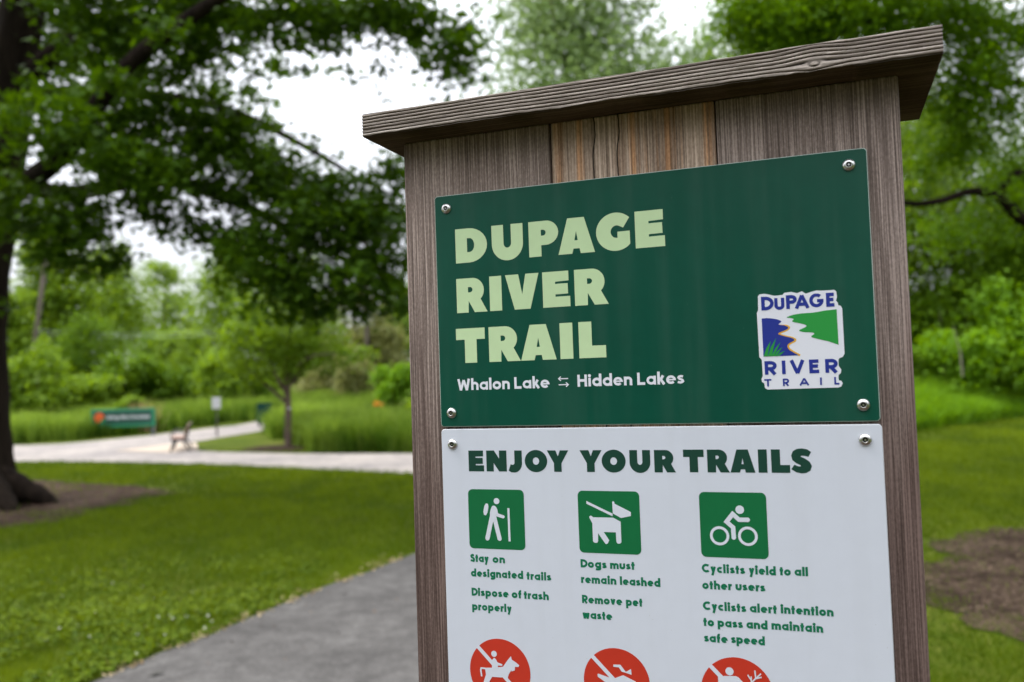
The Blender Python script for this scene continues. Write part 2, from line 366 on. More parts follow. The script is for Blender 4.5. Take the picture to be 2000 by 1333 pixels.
# ------------------------------------------------------------------ grasses
def vnoise(P, f, seed=0.0):
    return np.array([noise.noise((p[0] * f, p[1] * f, seed)) for p in P])
def blades(name, P, Z, h, wd, material, lean=0.5, seg=1, tone=None):
    n = len(P); a = rng.uniform(0, 2 * np.pi, n); dx, dy = np.cos(a), np.sin(a)
    la = rng.uniform(0, 2 * np.pi, n); lm = np.abs(rng.normal(0, lean, n)) * h; lx, ly = np.cos(la) * lm, np.sin(la) * lm
    b = np.stack([P[:, 0], P[:, 1], Z], 1); s = np.stack([dx * wd / 2, dy * wd / 2, 0 * dx], 1)
    tone = np.clip(rng.normal(0.5, 0.22, n) if tone is None else tone, 0, 1)
    if seg == 1:
        tip = b + np.stack([lx, ly, h], 1)
        V = np.stack([b - s, b + s, tip], 1).reshape(-1, 3); F = np.arange(3 * n).reshape(-1, 3); T = np.repeat(tone, 3)
    else:
        mid = b + np.stack([lx * .3, ly * .3, h * .62], 1); tip = b + np.stack([lx * 1.1, ly * 1.1, h * (1.0 - 0.18 * lm / np.maximum(h, .01))], 1)
        V = np.stack([b - s, b + s, mid + s * .8, mid - s * .8, tip + s * .12, tip - s * .12], 1).reshape(-1, 3)
        i = np.arange(n)[:, None] * 6; F = np.concatenate([i + np.array([[0, 1, 2, 3]]), i + np.array([[3, 2, 4, 5]])]); T = np.repeat(tone, 6)
    return link(name, np_mesh(name, V, F, T), material)
def wedge(n, pxa, pxb, d0, d1, power=1.0):
    "random ground points inside a view wedge, density falling with distance"
    ta, tb = (pxa - 1000) / FPX, (pxb - 1000) / FPX
    u = rng.random(n); d = d0 * (d1 / d0) ** u if power else d0 + (d1 - d0) * u
    return np.stack([d * rng.uniform(ta, tb, n), d], 1)
def off_paved(P, extra=()):
    k = np.ones(len(P), bool)
    for poly in (TRAIL_P, CROSS_P, PAD_P) + tuple(extra): k &= ~inside(P, poly)
    return k
# short lawn
P = np.concatenate([wedge(210000, -120, 860, 4.3, 24), wedge(90000, 1740, 2120, 4.2, 27), wedge(70000, 860, 1740, 9, 26)])
k = off_paved(P); P = P[k]
patch = vnoise(P * np.array([[1.0, .55]]), .55, 3.0) * .9 + vnoise(P * np.array([[1.0, .6]]), 2.1, 9.0) * .6 + vnoise(P, 6.0, 12.0) * .3
Pj = P + rng.normal(0, .20, P.shape); bare = inside(Pj, MUL_P) | inside(Pj, RING_P) | inside(Pj, DIRT_P)
bn = vnoise(P, 1.7, 31.0)
keep = (~bare) | (rng.random(len(P)) < np.clip(bn * .5 - .02, 0.02, .4))
keep &= rng.random(len(P)) < np.clip(1.05 + patch * .5, .35, 1)
P, patch = P[keep], patch[keep]
d = P[:, 1]
h = np.clip(0.045 + 0.022 * patch + rng.normal(0, .012, len(P)), .02, .10) * np.clip(d / 9, .9, 1.5)
tone = .46 + patch * .62 + rng.normal(0, .2, len(P))
tag(blades('lawn_grass', P, np.zeros(len(P)), h, 0.0045 * np.clip(d / 5, 1, 5) * rng.uniform(.7, 1.4, len(P)), M['turf'], .7, 1, tone),
    'short mown green grass covering the lawn on both sides of the kiosk', 'grass', kind='stuff')
# rough clover and longer tufts close to the trail edge
CLOVER = None
# tall meadow
left_edge = [g2(-400, 868), g2(45, 867), g2(150, 860), g2(300, 848), g2(430, 836.5), g2(508, 830.5), (g2(560, 824)[0], g2(560, 824)[1])]
back = [((600 - 1000) / FPX * 84, 84), ((-500 - 1000) / FPX * 84, 84)]
MEAD_L = left_edge + back
MEAD_R = [g2(546, 858), g2(566, 861), g2(598, 863), g2(604, 873), g2(606, 886), g2(700, 886), g2(800, 884.5), g2(980, 880),
          ((1000 - 1000) / FPX * 60, 60), ((560 - 1000) / FPX * 84, 84), g2(562, 824.5), g2(556, 838)]
def meadow(P):
    zz = np.array([gz(*p) for p in P]); q = vnoise(P, .30, 5.0) * .6 + vnoise(P, 1.1, 8.0) * .6 + vnoise(P, 2.9, 14.0) * .4
    h = (0.84 + .46 * q) * rng.uniform(.65, 1.12, len(P)); return zz, h, q
P = np.concatenate([wedge(230000, -60, 640, 24.5, 84), wedge(150000, 500, 860, 20, 70)])
jt = np.stack([vnoise(P, .8, 41.0), vnoise(P, .8, 47.0)], 1) * .9 + rng.normal(0, .12, P.shape)
P = P[inside(P + jt, MEAD_L) | inside(P + jt, MEAD_R)]
P = P[~inside(P, CROSS_P)]
sp = gp(517, 838); dd_ = (P - np.array([[sp.x, sp.y]])); P = P[~((np.abs(dd_[:, 0] - .25 * dd_[:, 1] * 0) < .75) & (dd_[:, 1] < .1) & (dd_[:, 1] > -5.5))]
zz, h, q = meadow(P)
tag(blades('meadow_grass', P, zz, h, 0.021 * np.clip(P[:, 1] / 24, .8, 3.5) * rng.uniform(.7, 1.3, len(P)), M['meadow'], .45, 2, .36 + q * .8 + rng.normal(0, .2, len(P))),
    'tall green meadow grass behind the crossing path', 'tall grass', kind='stuff')
k = rng.choice(len(P), 2200, False)
tag(blades('seeding_grass', P[k], zz[k], h[k] * rng.uniform(1.1, 1.55, len(k)), 0.014 * np.clip(P[k, 1] / 24, .8, 3), M['seed'], .3, 2), 'taller pale seeding stems standing above the meadow grass', 'tall grass', kind='stuff')
# tall weeds at the back of the lawn on the other side
P = wedge(52000, 1740, 2140, 22.0, 31, 0)
front = P[:, 1] - (23.2 + (P[:, 0] - 11.1) * .80) + .35 * vnoise(P, .9, 6.0); P = P[(front > 0) & (front < 6)]; front = front[(front > 0) & (front < 6)]
zz = np.zeros(len(P)); q = vnoise(P, .8, 2.0); h = (1.05 + .5 * q) * rng.uniform(.6, 1.15, len(P)) * np.clip(.45 + front / 3.5, .45, 1.25)
tag(blades('weed_growth', P, zz, h, rng.uniform(.03, .07, len(P)), M['bright'], .42, 2, .45 + q * .4 + rng.normal(0, .2, len(P))),
    'tall leafy weeds along the back edge of the right lawn', 'weeds', kind='stuff')
# clover blossom, fallen petals and leaves
def flecks(name, P, z, size, material, label, cat):
    n = len(P); a = rng.uniform(0, 2 * np.pi, n); s = size * rng.uniform(.6, 1.3, n)
    tl = rng.normal(0, .35, (n, 2))
    e1 = np.stack([np.cos(a) * s, np.sin(a) * s, tl[:, 0] * s], 1); e2 = np.stack([-np.sin(a) * s * .7, np.cos(a) * s * .7, tl[:, 1] * s], 1)
    b = np.stack([P[:, 0], P[:, 1], np.full(n, z) + rng.uniform(0, .004, n)], 1)
    V = np.stack([b - e1, b - e2, b + e1, b + e2], 1).reshape(-1, 3); F = np.arange(4 * n).reshape(-1, 4)
    o = link(name, np_mesh(name, V, F, np.repeat(rng.random(n), 4)), material); tag(o, label, cat, kind='stuff'); return o
M['petal'] = leaf_mat('white_petal', (0.45, 0.45, 0.36), (0.75, 0.75, 0.68), .3)
M['dryleaf'] = leaf_mat('dry_leaf', (0.26, 0.19, 0.09), (0.55, 0.45, 0.27), .25)
c = np.array([g2(300, 1235)]); P = np.concatenate([c + rng.normal(0, 1, (34, 2)) * np.array([.6, .45]), wedge(22, -60, 600, 4.6, 8)])
P = P[off_paved(P)]
o = flecks('clover_flowers', P, 0.065, .009, M['petal'], 'tiny white clover blossoms scattered in the near lawn', 'clover flowers')
t = rng.random(330); t = (t + .06 * np.sin(t * 40) + .03 * np.sin(t * 97)) % 1; E1 = np.array(A)[None] * (1 - t[:, None]) + np.array(B)[None] * t[:, None]
E1 = E1 + np.array([[-nA.x, -nA.y]]) * np.abs(rng.normal(0, .13, (330, 1))) + np.array([[nA.x, nA.y]]) * .05
flecks('fallen_leaves', E1, 0.022, .014, M['dryleaf'], 'pale dry leaf litter along the edge of the asphalt trail', 'leaf litter')
def scatter_in(poly, n):
    q = np.asarray(poly); lo, hi = q.min(0), q.max(0); P = rng.uniform(lo, hi, (n, 2)); return P[inside(P, poly)]
M['chip'] = leaf_mat('wood_chip', (0.010, 0.006, 0.004), (0.17, 0.115, 0.08), 0.0)
P = np.concatenate([scatter_in(MUL_P, 7000), scatter_in(DIRT_P, 1500), scatter_in(RING_P, 900)])
P = P + rng.normal(0, .05, P.shape); P = P[off_paved(P)]
flecks('wood_chips', P, 0.016, .013, M['chip'], 'dark and pale wood chips strewn over the bare beds', 'wood chips')
t = rng.random(60); E2 = np.array(A)[None] * (1 - t[:, None]) + np.array(B)[None] * t[:, None] + np.array([[nA.x, nA.y]]) * rng.uniform(.1, 1.2, (60, 1))
flecks('trail_debris', E2, 0.016, .010, M['chip'], 'scattered small twigs and bits lying on the asphalt trail', 'debris')
o = MB(); o.add([(-.05, -.01, 0), (0, -.026, .012), (.06, 0, .02), (.01, .028, .006)], [(0, 1, 2, 3)])
lf = o.build('fallen_leaf', plain('dead_leaf', (.03, .03, .02), .7)); lf.location = gp(304, 1322) + Vector((0, 0, .014)); lf.rotation_euler = (0, 0, .5)
tag(lf, 'single dark curled leaf lying on the asphalt trail', 'leaf')

# ------------------------------------------------------------------ foliage
def leaves(C, size, upbias=.6, kind='leaf', fold=.18, tone=None, droop=0.0):
    n = len(C); s = (size * rng.uniform(.65, 1.25, n))[:, None]
    nn = rng.normal(0, 1, (n, 3)); nn /= np.linalg.norm(nn, axis=1)[:, None]; nn[:, 2] = np.abs(nn[:, 2]); nn += np.array([0, 0, upbias]); nn /= np.linalg.norm(nn, axis=1)[:, None]
    a = rng.normal(0, 1, (n, 3)); a[:, 2] -= droop; a -= nn * (a * nn).sum(1)[:, None]; a /= np.linalg.norm(a, axis=1)[:, None]
    b = np.cross(nn, a)
    tone = np.clip(rng.normal(.5, .2, n) if tone is None else tone, 0, 1)
    if kind == 'maple':     # three pointed lobes
        sh = []
        for an in (-.95, 0, .95):
            ca, sa = math.cos(an), math.sin(an); ln = .62 if an == 0 else .52
            for u_, v_ in ((0, 0), (.5, -.19), (1, 0), (.5, .19)):
                x = u_ * ln * ca - v_ * sa * .8; y = u_ * ln * sa + v_ * ca * .8; sh.append((x - .2, y, fold * abs(u_ * sa) - .10 * u_))
        V = np.stack([C + a * s * x + b * s * y + nn * s * z for x, y, z in sh], 1).reshape(-1, 3)
        F = np.arange(12 * n).reshape(-1, 4); T = np.repeat(tone, 12)
    elif kind == 'leaf':    # lobed leaf folded along its midrib
        sh = [(-.5, 0, 0), (-.28, .46, fold), (.18, .40, fold), (.55, 0, 0), (.18, -.40, fold), (-.28, -.46, fold)]
        V = np.stack([C + a * s * x + b * s * y + nn * s * z for x, y, z in sh], 1).reshape(-1, 3)
        i = np.arange(n)[:, None] * 6; F = np.concatenate([i + np.array([[0, 3, 2, 1]]), i + np.array([[0, 5, 4, 3]])]); T = np.repeat(tone, 6)
    else:
        wdt = .42 if kind == 'quad' else .22
        sh = [(-.5, 0, 0), (0, -wdt, .08), (.5, 0, 0), (.05, wdt, .08)]
        V = np.stack([C + a * s * x + b * s * y + nn * s * z for x, y, z in sh], 1).reshape(-1, 3)
        F = np.arange(4 * n).reshape(-1, 4); T = np.repeat(tone, 4)
    return V, F, T
P = wedge(60000, -80, 620, 4.25, 9.5); P = P[off_paved(P)]; pt = vnoise(P, 1.1, 21.0) + .5 * vnoise(P, 3.7, 2.0); k = rng.random(len(P)) < np.clip(.42 + pt * .8, 0, 1) * np.clip((9.3 - P[:, 1]) / 4.0, 0, 1); P, pt = P[k], pt[k]
v, f, tt = leaves(np.stack([P[:, 0], P[:, 1], rng.uniform(.025, .058, len(P))], 1), .036, 1.1, 'quad', .1, np.clip(.45 + pt * .5 + rng.normal(0, .28, len(P)), 0, 1))
tag(link('clover_leaves', np_mesh('clover_leaves', v, f, tt), M['turf']), 'broad leaved clover and weeds growing in the lawn beside the trail', 'clover', kind='stuff')
def cloud(c, r, nclump, per, cl, shell=.35, flat=.75):
    "points in leaf clumps spread through an ellipsoid"
    c = np.array(c); r = np.array(r)
    nclump = int(nclump); d = rng.normal(0, 1, (nclump, 3)); d /= np.linalg.norm(d, axis=1)[:, None]
    rad = (shell + (1 - shell) * rng.random(nclump)) ** .6
    cc = c + d * rad[:, None] * r
    k = np.maximum(2, rng.poisson(per, nclump)); idx = np.repeat(np.arange(nclump), k)
    sp = (cl * rng.uniform(.5, 1.4, nclump))[idx]
    pts = cc[idx] + rng.normal(0, 1, (len(idx), 3)) * sp[:, None] * np.array([1, 1, flat])
    ct = rng.normal(0, .16, nclump)[idx]
    return pts, np.clip(.5 + ct + rng.normal(0, .14, len(idx)), 0, 1)
def px_blob(cx, cy, rx, ry, d, thick):
    p = at(cx, cy, d); return (p.x, p.y, p.z), (rx * d / FPX, thick, ry * d / FPX)

# ---- the big maple
mb = gp(-42, 985); MD = mb.y
maple = empty('maple_tree', mb); tag(maple, 'large dark maple with wide low crown and flared trunk beside the mulch bed', 'tree')
def rel(o, p): return Vector(p) - Vector(o.location)
def mp(px, py, d=None): return rel(maple, at(px, py, d or MD))
pts = [rel(maple, mb + Vector((0, 0, -.1))), rel(maple, mb + Vector((0, 0, .25))), mp(-42, 900), mp(-46, 800), mp(-50, 640), mp(-40, 480), mp(-15, 330), mp(20, 160), mp(50, -20), mp(70, -260), mp(60, -480)]
rad = [.66, .58, .52, .48, .46, .48, .46, .38, .31, .22, .12]
pp, rr = smooth_path(pts, rad, 6)
fl = [max(0, .5 - i * .05) for i in range(len(pp))]
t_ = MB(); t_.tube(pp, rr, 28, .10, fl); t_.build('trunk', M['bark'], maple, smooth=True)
ro = MB()
for (px, py, dz) in ((118, 984, 0.0), (30, 1000, 0), (-160, 1000, 0)):
    e_ = rel(maple, gp(px, py)); 
    q, r_ = smooth_path([Vector((0, 0, .62)), e_ * .5 + Vector((0, 0, .26)), e_ * .8 + Vector((0, 0, .09)), e_ + Vector((0, 0, -.08))], [.26, .20, .13, .06], 5)
    ro.tube(q, r_, 10, .25)
ro.build('root', M['bark'], maple, smooth=True)
limbs = [([(-30, 420, 0), (60, 352, -1.4), (130, 295, -2.4), (200, 190, -3.0), (275, 105, -3.2), (430, -5, -3.4), (600, -120, -3.6)], [.20, .155, .13, .11, .10, .08, .05]),
         ([(-10, 330, 0), (120, 380, -.5), (300, 350, -1.0), (470, 400, -1.2), (600, 470, -1.0), (700, 520, -.8)], [.17, .14, .11, .08, .05, .02]),
         ([(20, 180, 0), (180, 60, -.8), (420, 40, -1.8), (680, 30, -2.6), (880, 110, -3.0)], [.18, .14, .11, .07, .02]),
         ([(0, 250, 0), (-160, 120, .6), (-420, 40, 1.0), (-700, 60, 1.2)], [.2, .16, .1, .04]),
         ([(10, 200, 0), (200, 180, 1.2), (460, 220, 1.8), (720, 360, 2.2)], [.16, .12, .08, .03]),
         ([(-20, 430, 0), (60, 440, -1.0), (150, 430, -1.6), (220, 470, -1.8)], [.09, .07, .045, .02])]
for q, r_ in limbs:
    pp, rr = smooth_path([mp(x, y, MD + dd) for x, y, dd in q], r_, 5)
    l_ = MB(); l_.tube(pp, rr, 10, .12); l_.build('limb', M['bark'], maple, smooth=True)
# crown masses: (px, py, rx, ry, depth, thickness, clumps)
MB_ = [(60, 40, 130, 90, 14.8, .7, 60), (220, 30, 150, 80, 12.2, 1.0, 80), (400, 30, 150, 75, 11.8, 1.0, 70), (570, 45, 120, 65, 11.2, .8, 38), (690, 20, 130, 55, 10.8, .8, 34),
       (790, 55, 70, 50, 10.6, .6, 18), (885, 110, 55, 75, 10.5, .6, 26), (860, 40, 60, 40, 10.5, .5, 12), (725, 132, 22, 18, 10.8, .3, 3), 
       (70, 120, 90, 70, 14.8, .7, 24), (230, 120, 110, 70, 12.0, 1, 40), (370, 110, 80, 45, 11.8, .8, 20), (470, 140, 45, 30, 11.4, .5, 4),
       (150, 270, 150, 70, 11.6, 1.1, 70), (230, 210, 110, 50, 11.8, .9, 30), (310, 300, 120, 90, 12.0, 1.2, 60), (270, 330, 110, 60, 11.2, .6, 40), (390, 240, 85, 45, 12.2, 1.0, 34), (470, 262, 70, 45, 12.2, .8, 24),
       (460, 340, 110, 80, 12.4, 1.2, 70), (575, 365, 95, 58, 12.4, 1.0, 54), (690, 400, 100, 75, 12.2, 1.0, 62), (600, 450, 140, 85, 12.0, 1.2, 96), (740, 470, 75, 110, 12.0, .9, 58),
       (520, 520, 100, 70, 12.0, 1.0, 56), (640, 560, 120, 60, 11.8, .9, 48), (740, 580, 70, 60, 11.8, .7, 30), (560, 600, 70, 45, 11.9, .6, 22), (440, 470, 60, 55, 12.2, .7, 24), (360, 440, 45, 40, 12.3, .5, 14),
       (60, 420, 90, 60, 12.2, .9, 36), (150, 440, 100, 70, 12.0, .9, 52), (190, 500, 60, 35, 12.0, .6, 16), (10, 400, 40, 70, 12.4, .6, 14), (95, 500, 60, 30, 12.0, .5, 10), (280, 400, 60, 40, 12.0, .6, 16),
       (0, 600, 20, 25, 13.2, .2, 3), (345, 62, 45, 30, 9.6, .3, 5), (235, 165, 40, 30, 9.9, .3, 5), (150, 262, 60, 30, 10.4, .4, 9), (60, 200, 50, 40, 11.5, .4, 8), (600, 292, 25, 30, 12.3, .3, 3), (770, 335, 40, 40, 12, .5, 10)]
# the rest of the crown above and beside the view
MB_ += [(200, -230, 420, 170, 12.6, 3.0, 150), (650, -200, 320, 130, 11.4, 2.4, 90), (-350, 60, 260, 320, 13.2, 3.0, 160), (100, -520, 380, 160, 14, 3.2, 90), (300, 120, 380, 220, 16.5, 1.6, 110), (-150, 380, 200, 110, 13.4, 1.5, 50)]
VV, FF, TT, off = [], [], [], 0
for cx, cy, rx, ry, dd, th, nc in MB_:
    lighter = (cx, cy) in ((230, 210), (270, 330), (520, 520), (150, 270))  # clumps whose leaf tone is raised to paint in light they catch
    c, r = px_blob(cx, cy, rx, ry, dd, th)
    hid = cy < -150 or cx < -100 or dd > 16
    p, tn = cloud(c, r, nc * (1 if hid else .95), 22 if hid else 22, .17, .1, .6)
    if lighter: tn = np.clip(tn + .35, 0, 1)
    p -= np.array(mb)
    v, f, tt = leaves(p, .26 if hid else .165, .55, 'maple', .12, tn, .4)
    VV.append(v); FF.append(f + off); TT.append(tt); off += len(v)
link('crown', np_mesh('crown', np.concatenate(VV), np.concatenate(FF), np.concatenate(TT)), M['maple'], maple)

# ---- fine-leaved tree at the other side: trunk outside the picture, branches hang into it
rb = gp(2330, 985)
rtree = empty('honey_locust_tree', rb); tag(rtree, 'fine leaved tree with a crooked low limb reaching in from the right', 'tree')
def rp(px, py, d): return rel(rtree, at(px, py, d))
pp, rr = smooth_path([rel(rtree, rb + Vector((0, 0, -.1))), rel(rtree, rb + Vector((0, 0, .4))), rp(2330, 800, rb.y), rp(2310, 560, rb.y), rp(2280, 300, rb.y), rp(2230, 0, rb.y), rp(2200, -350, rb.y)], [.42, .33, .29, .27, .24, .19, .09], 6)
t_ = MB(); t_.tube(pp, rr, 18, .15); t_.build('trunk', M['bark'], rtree, smooth=True)
for q, r_ in (([(2310, 560, rb.y), (2150, 500, 13), (2040, 450, 12.6), (1990, 425, 12.4), (1955, 388, 12.3), (1900, 374, 12.2), (1840, 392, 12.1), (1780, 398, 12.0), (1700, 380, 11.8)], [.14, .11, .095, .085, .075, .06, .05, .04, .02]),
              ([(1955, 388, 12.3), (1970, 350, 12.2), (2020, 330, 12.4), (2090, 345, 12.8)], [.05, .05, .06, .05]),
              ([(2250, 150, rb.y), (2060, 90, 12.5), (1880, 30, 12), (1690, 46, 11.6), (1600, 90, 11.4)], [.13, .10, .07, .045, .02]),
              ([(2260, 200, rb.y), (2100, 200, 12.8), (1960, 160, 12.2), (1850, 240, 12.0)], [.1, .08, .05, .02])):
    pp, rr = smooth_path([rp(*x) for x in q], r_, 5); l_ = MB(); l_.tube(pp, rr, 9, .12); l_.build('limb', M['bark'], rtree, smooth=True)
RB_ = [(1470, 40, 70, 45, 11.4, .8, 34), (1580, 30, 110, 65, 11.6, 1.0, 80), (1700, 30, 120, 65, 11.8, 1.0, 86), (1830, 40, 110, 80, 12, 1.1, 80), (1950, 60, 110, 110, 12.2, 1.2, 90),
       (1530, 95, 80, 30, 11.4, .6, 16), (1860, 170, 70, 80, 12, .8, 40), (1940, 220, 80, 90, 12.2, .8, 38), (1990, 310, 70, 60, 12.8, .6, 18), (1850, 290, 70, 60, 12.6, .6, 24), (1830, 450, 60, 35, 12.6, .4, 9), (1960, 365, 30, 16, 11.6, .2, 2),
       (1900, 440, 70, 35, 12.8, .4, 9), (1420, 20, 50, 30, 11.3, .5, 10),
       (1750, -180, 480, 140, 12.5, 2.8, 170), (2250, 0, 220, 280, 13.2, 2.6, 130)]
VV, FF, TT, off = [], [], [], 0
for cx, cy, rx, ry, dd, th, nc in RB_:
    c, r = px_blob(cx, cy, rx, ry, dd, th)
    p, tn = cloud(c, r, nc, 66, .16, .1, 1.1)
    p -= np.array(rb)
    v, f, tt = leaves(p, .068, .5, 'quad', .1, tn, .8)
    VV.append(v); FF.append(f + off); TT.append(tt); off += len(v)
link('crown', np_mesh('crown', np.concatenate(VV), np.concatenate(FF), np.concatenate(TT)), M['locust'], rtree)

# ---- unseen trees added to cut low sky light on the kiosk
for (tx, ty, sc_) in ((2.5, -9.0, 1.0), (-6.0, -8.0, 1.0), (11.5, -6.0, 1.0), (-13.5, -4.0, 1.1)):
    st = empty('added_shade_tree', (tx, ty, 0)); tag(st, {2.5: 'added unseen tree behind the viewpoint blocking low sky light', -6.0: 'added unseen light blocking tree across the trail behind the viewpoint', -13.5: 'added unseen light blocking tree on the lawn off to the left of the trail', 11.5: 'added unseen light blocking tree at the lawn edge off to the right'}[tx], 'tree')
    q = MB(); q.tube(*smooth_path([(0, 0, -.1), (0, 0, .4), (.05, 0, 2), (0, .1, 4.5), (.1, 0, 7)], [.4, .3, .26, .2, .06], 4), n=12, jit=.12); q.build('trunk', M['bark'], st, smooth=True)  # trunk of the added unseen tree
    VV, FF, TT, off = [], [], [], 0
    for c, r, nc in (((0, 0, 2.3), (4.4, 2.6, 2.1), 230), ((0, 0, 5.0), (3.2, 2.2, 1.8), 90)):
        p, tn = cloud(np.array(c) * sc_, np.array(r) * sc_, nc, 40, .4, .1, .6); v, f, tt = leaves(p, .26, .5, 'quad', .1, tn, .5); VV.append(v); FF.append(f + off); TT.append(tt); off += len(v)
    link('crown', np_mesh('crown', np.concatenate(VV), np.concatenate(FF), np.concatenate(TT)), M['maple'], st)  # crown of the added unseen tree

# ---- young tree in its mulch ring
yb = gp(563, 872); YD = yb.y
ytree = empty('young_tree', yb); tag(ytree, 'young yellow green tree with slim forked trunk standing in a mulch ring', 'tree')
def yp(px, py, dd=0): return rel(ytree, at(px, py, YD + dd))
t_ = MB(); pp, rr = smooth_path([(0, 0, -.05), (0, 0, .12), yp(563, 810), yp(561, 760), yp(560, 700), yp(566, 640), yp(572, 560)], [.16, .115, .10, .095, .075, .05, .02], 5)
t_.tube(pp, rr, 12, .1); t_.build('trunk', M['bark2'], ytree, smooth=True)
for q, r_ in (([(562, 790, 0), (535, 765, .1), (505, 740, .2), (470, 700, .3)], [.06, .05, .035, .015]), ([(561, 772, 0), (540, 735, -.3), (515, 690, -.6), (480, 630, -.8)], [.06, .05, .035, .015]),
              ([(561, 760, 0), (595, 715, .3), (630, 670, .6)], [.055, .04, .015]), ([(560, 740, 0), (600, 700, -.5), (655, 690, -.9)], [.045, .03, .012]), ([(560, 720, 0), (545, 660, .5), (520, 600, .8)], [.05, .035, .012])):
    pp, rr = smooth_path([yp(*x) for x in q], r_, 4); l_ = MB(); l_.tube(pp, rr, 7, .1); l_.build('limb', M['bark2'], ytree, smooth=True)
VV, FF, TT, off = [], [], [], 0
for cx, cy, rx, ry, dd, th, nc in ((560, 620, 120, 70, 0, 1.6, 95), (480, 690, 70, 45, 0, 1.0, 44), (520, 665, 80, 50, -.6, 1.0, 44), (640, 690, 75, 45, 0, 1.0, 42), (600, 655, 90, 50, .6, 1.0, 46), (560, 705, 95, 42, 0, 1.2, 36), (470, 640, 50, 40, .3, .8, 16), (570, 540, 80, 50, 0, 1.0, 24), (700, 700, 30, 25, 0, .4, 6), (500, 735, 40, 18, .1, .5, 5)):
    c, r = px_blob(cx, cy, rx, ry, YD + dd, th); p, tn = cloud(c, r, nc, 34, .20, .1, .6); p -= np.array(yb)
    v, f, tt = leaves(p, .11, .5, 'quad', .1, tn, .4); VV.append(v); FF.append(f + off); TT.append(tt); off += len(v)
link('crown', np_mesh('crown', np.concatenate(VV), np.concatenate(FF), np.concatenate(TT)), M['young'], ytree)
tg = MB(); n_ = 14; a_ = [(math.cos(2 * math.pi * k / n_) * .035, 0, math.sin(2 * math.pi * k / n_) * .035) for k in range(n_)]
tg.add(a_ + [(x, .006, z) for x, y, z in a_], [tuple(range(n_ - 1, -1, -1)), tuple(range(n_, 2 * n_))] + [(k, (k + 1) % n_, n_ + (k + 1) % n_, n_ + k) for k in range(n_)])
tg.build('tree_tag', plain('tag_metal', (.75, .75, .75), .4), ytree, yp(567, 798) + Vector((.0, -.13, 0)))

# ---- treeline: unit-height tree kinds, then one object each
def tree_kind(kind):
    VV, FF, TT, off = [], [], [], 0
    if kind == 'tall': bl = [((0, 0, .58), (.17, .17, .40), 120, .045), ((.10, .02, .45), (.12, .12, .22), 36, .04), ((-.11, 0, .50), (.12, .12, .25), 40, .04), ((.02, -.06, .82), (.10, .10, .17), 34, .035), ((0, 0, .25), (.14, .14, .10), 18, .04)]
    elif kind == 'broad': bl = [((0, 0, .60), (.30, .28, .36), 120, .06), ((.20, .05, .52), (.20, .2, .24), 46, .05), ((-.22, 0, .48), (.20, .2, .24), 46, .05), ((.05, 0, .84), (.16, .16, .14), 28, .045), ((0, -.1, .30), (.26, .2, .14), 26, .05)]
    elif kind == 'grand': bl = [((0, 0, .60), (.30, .28, .36), 300, .045), ((.20, .05, .52), (.20, .2, .24), 110, .04), ((-.22, 0, .48), (.20, .2, .24), 110, .04), ((.05, 0, .84), (.17, .17, .14), 70, .035), ((0, -.1, .30), (.26, .2, .14), 60, .04)]
    elif kind == 'airy': bl = [((0, 0, .62), (.24, .24, .34), 56, .05), ((.14, 0, .45), (.18, .18, .22), 26, .045), ((-.16, 0, .52), (.16, .16, .24), 26, .045), ((.03, 0, .88), (.10, .1, .12), 14, .04)]
    else:
        bl = [((0, 0, .36), (.46, .44, .36), 80, .085)]
        for _ in range(9):
            a = rng.uniform(0, 6.28); q = rng.uniform(.12, .42); zz_ = rng.uniform(.25, .85); e_ = rng.uniform(.12, .26)
            bl.append(((q * math.cos(a), q * math.sin(a), zz_), (e_, e_, e_ * rng.uniform(.7, 1.4)), int(420 * e_ * e_) + 6, rng.uniform(.05, .085)))
    for c, r, nc, cl in bl:
        p, tn = cloud(c, r, nc * 1.2, 50 if kind == 'grand' else 32 if kind != 'airy' else 40, cl, .15, .75)
        v, f, tt = leaves(p[p[:, 2] > .01], .013 if kind == 'grand' else .025 if kind != 'shrub' else .058, .5, 'quad', .1, tn[p[:, 2] > .01], .3); VV.append(v); FF.append(f + off); TT.append(tt); off += len(v)
    me = np_mesh(kind + '_crown', np.concatenate(VV), np.concatenate(FF), np.concatenate(TT))
    t_ = MB()
    if kind == 'shrub':
        for k in range(5):
            a = k * 1.3; t_.tube(*smooth_path([(.03 * math.cos(a), .03 * math.sin(a), -.03), (.12 * math.cos(a), .12 * math.sin(a), .3), (.28 * math.cos(a), .25 * math.sin(a), .62)], [.02, .015, .006], 3), n=6)
    else:
        t_.tube(*smooth_path([(0, 0, -.02), (0, 0, .12), (.01, 0, .4), (0, .01, .7), (.01, 0, .92)], [.026, .019, .015, .009, .002], 4), n=8, jit=.1)
        for k in range(6):
            a = k * 2.4; z = .25 + .08 * k
            t_.tube(*smooth_path([(0, 0, z), (.09 * math.cos(a), .09 * math.sin(a), z + .08), (.2 * math.cos(a), .2 * math.sin(a), z + .2)], [.010, .007, .002], 3), n=6)
    tm = bpy.data.meshes.new(kind + '_trunk'); tm.from_pydata(t_.v, [], t_.f); tm.update()
    return me, tm
KM = {k: [tree_kind(k) for _ in range(4 if k == 'shrub' else 2)] for k in ('tall', 'broad', 'airy', 'grand', 'shrub')}
MESHMAT = {}
UNITW = dict(tall=.42, broad=.78, grand=.78, airy=.62, shrub=1.15)
cnt = [0]
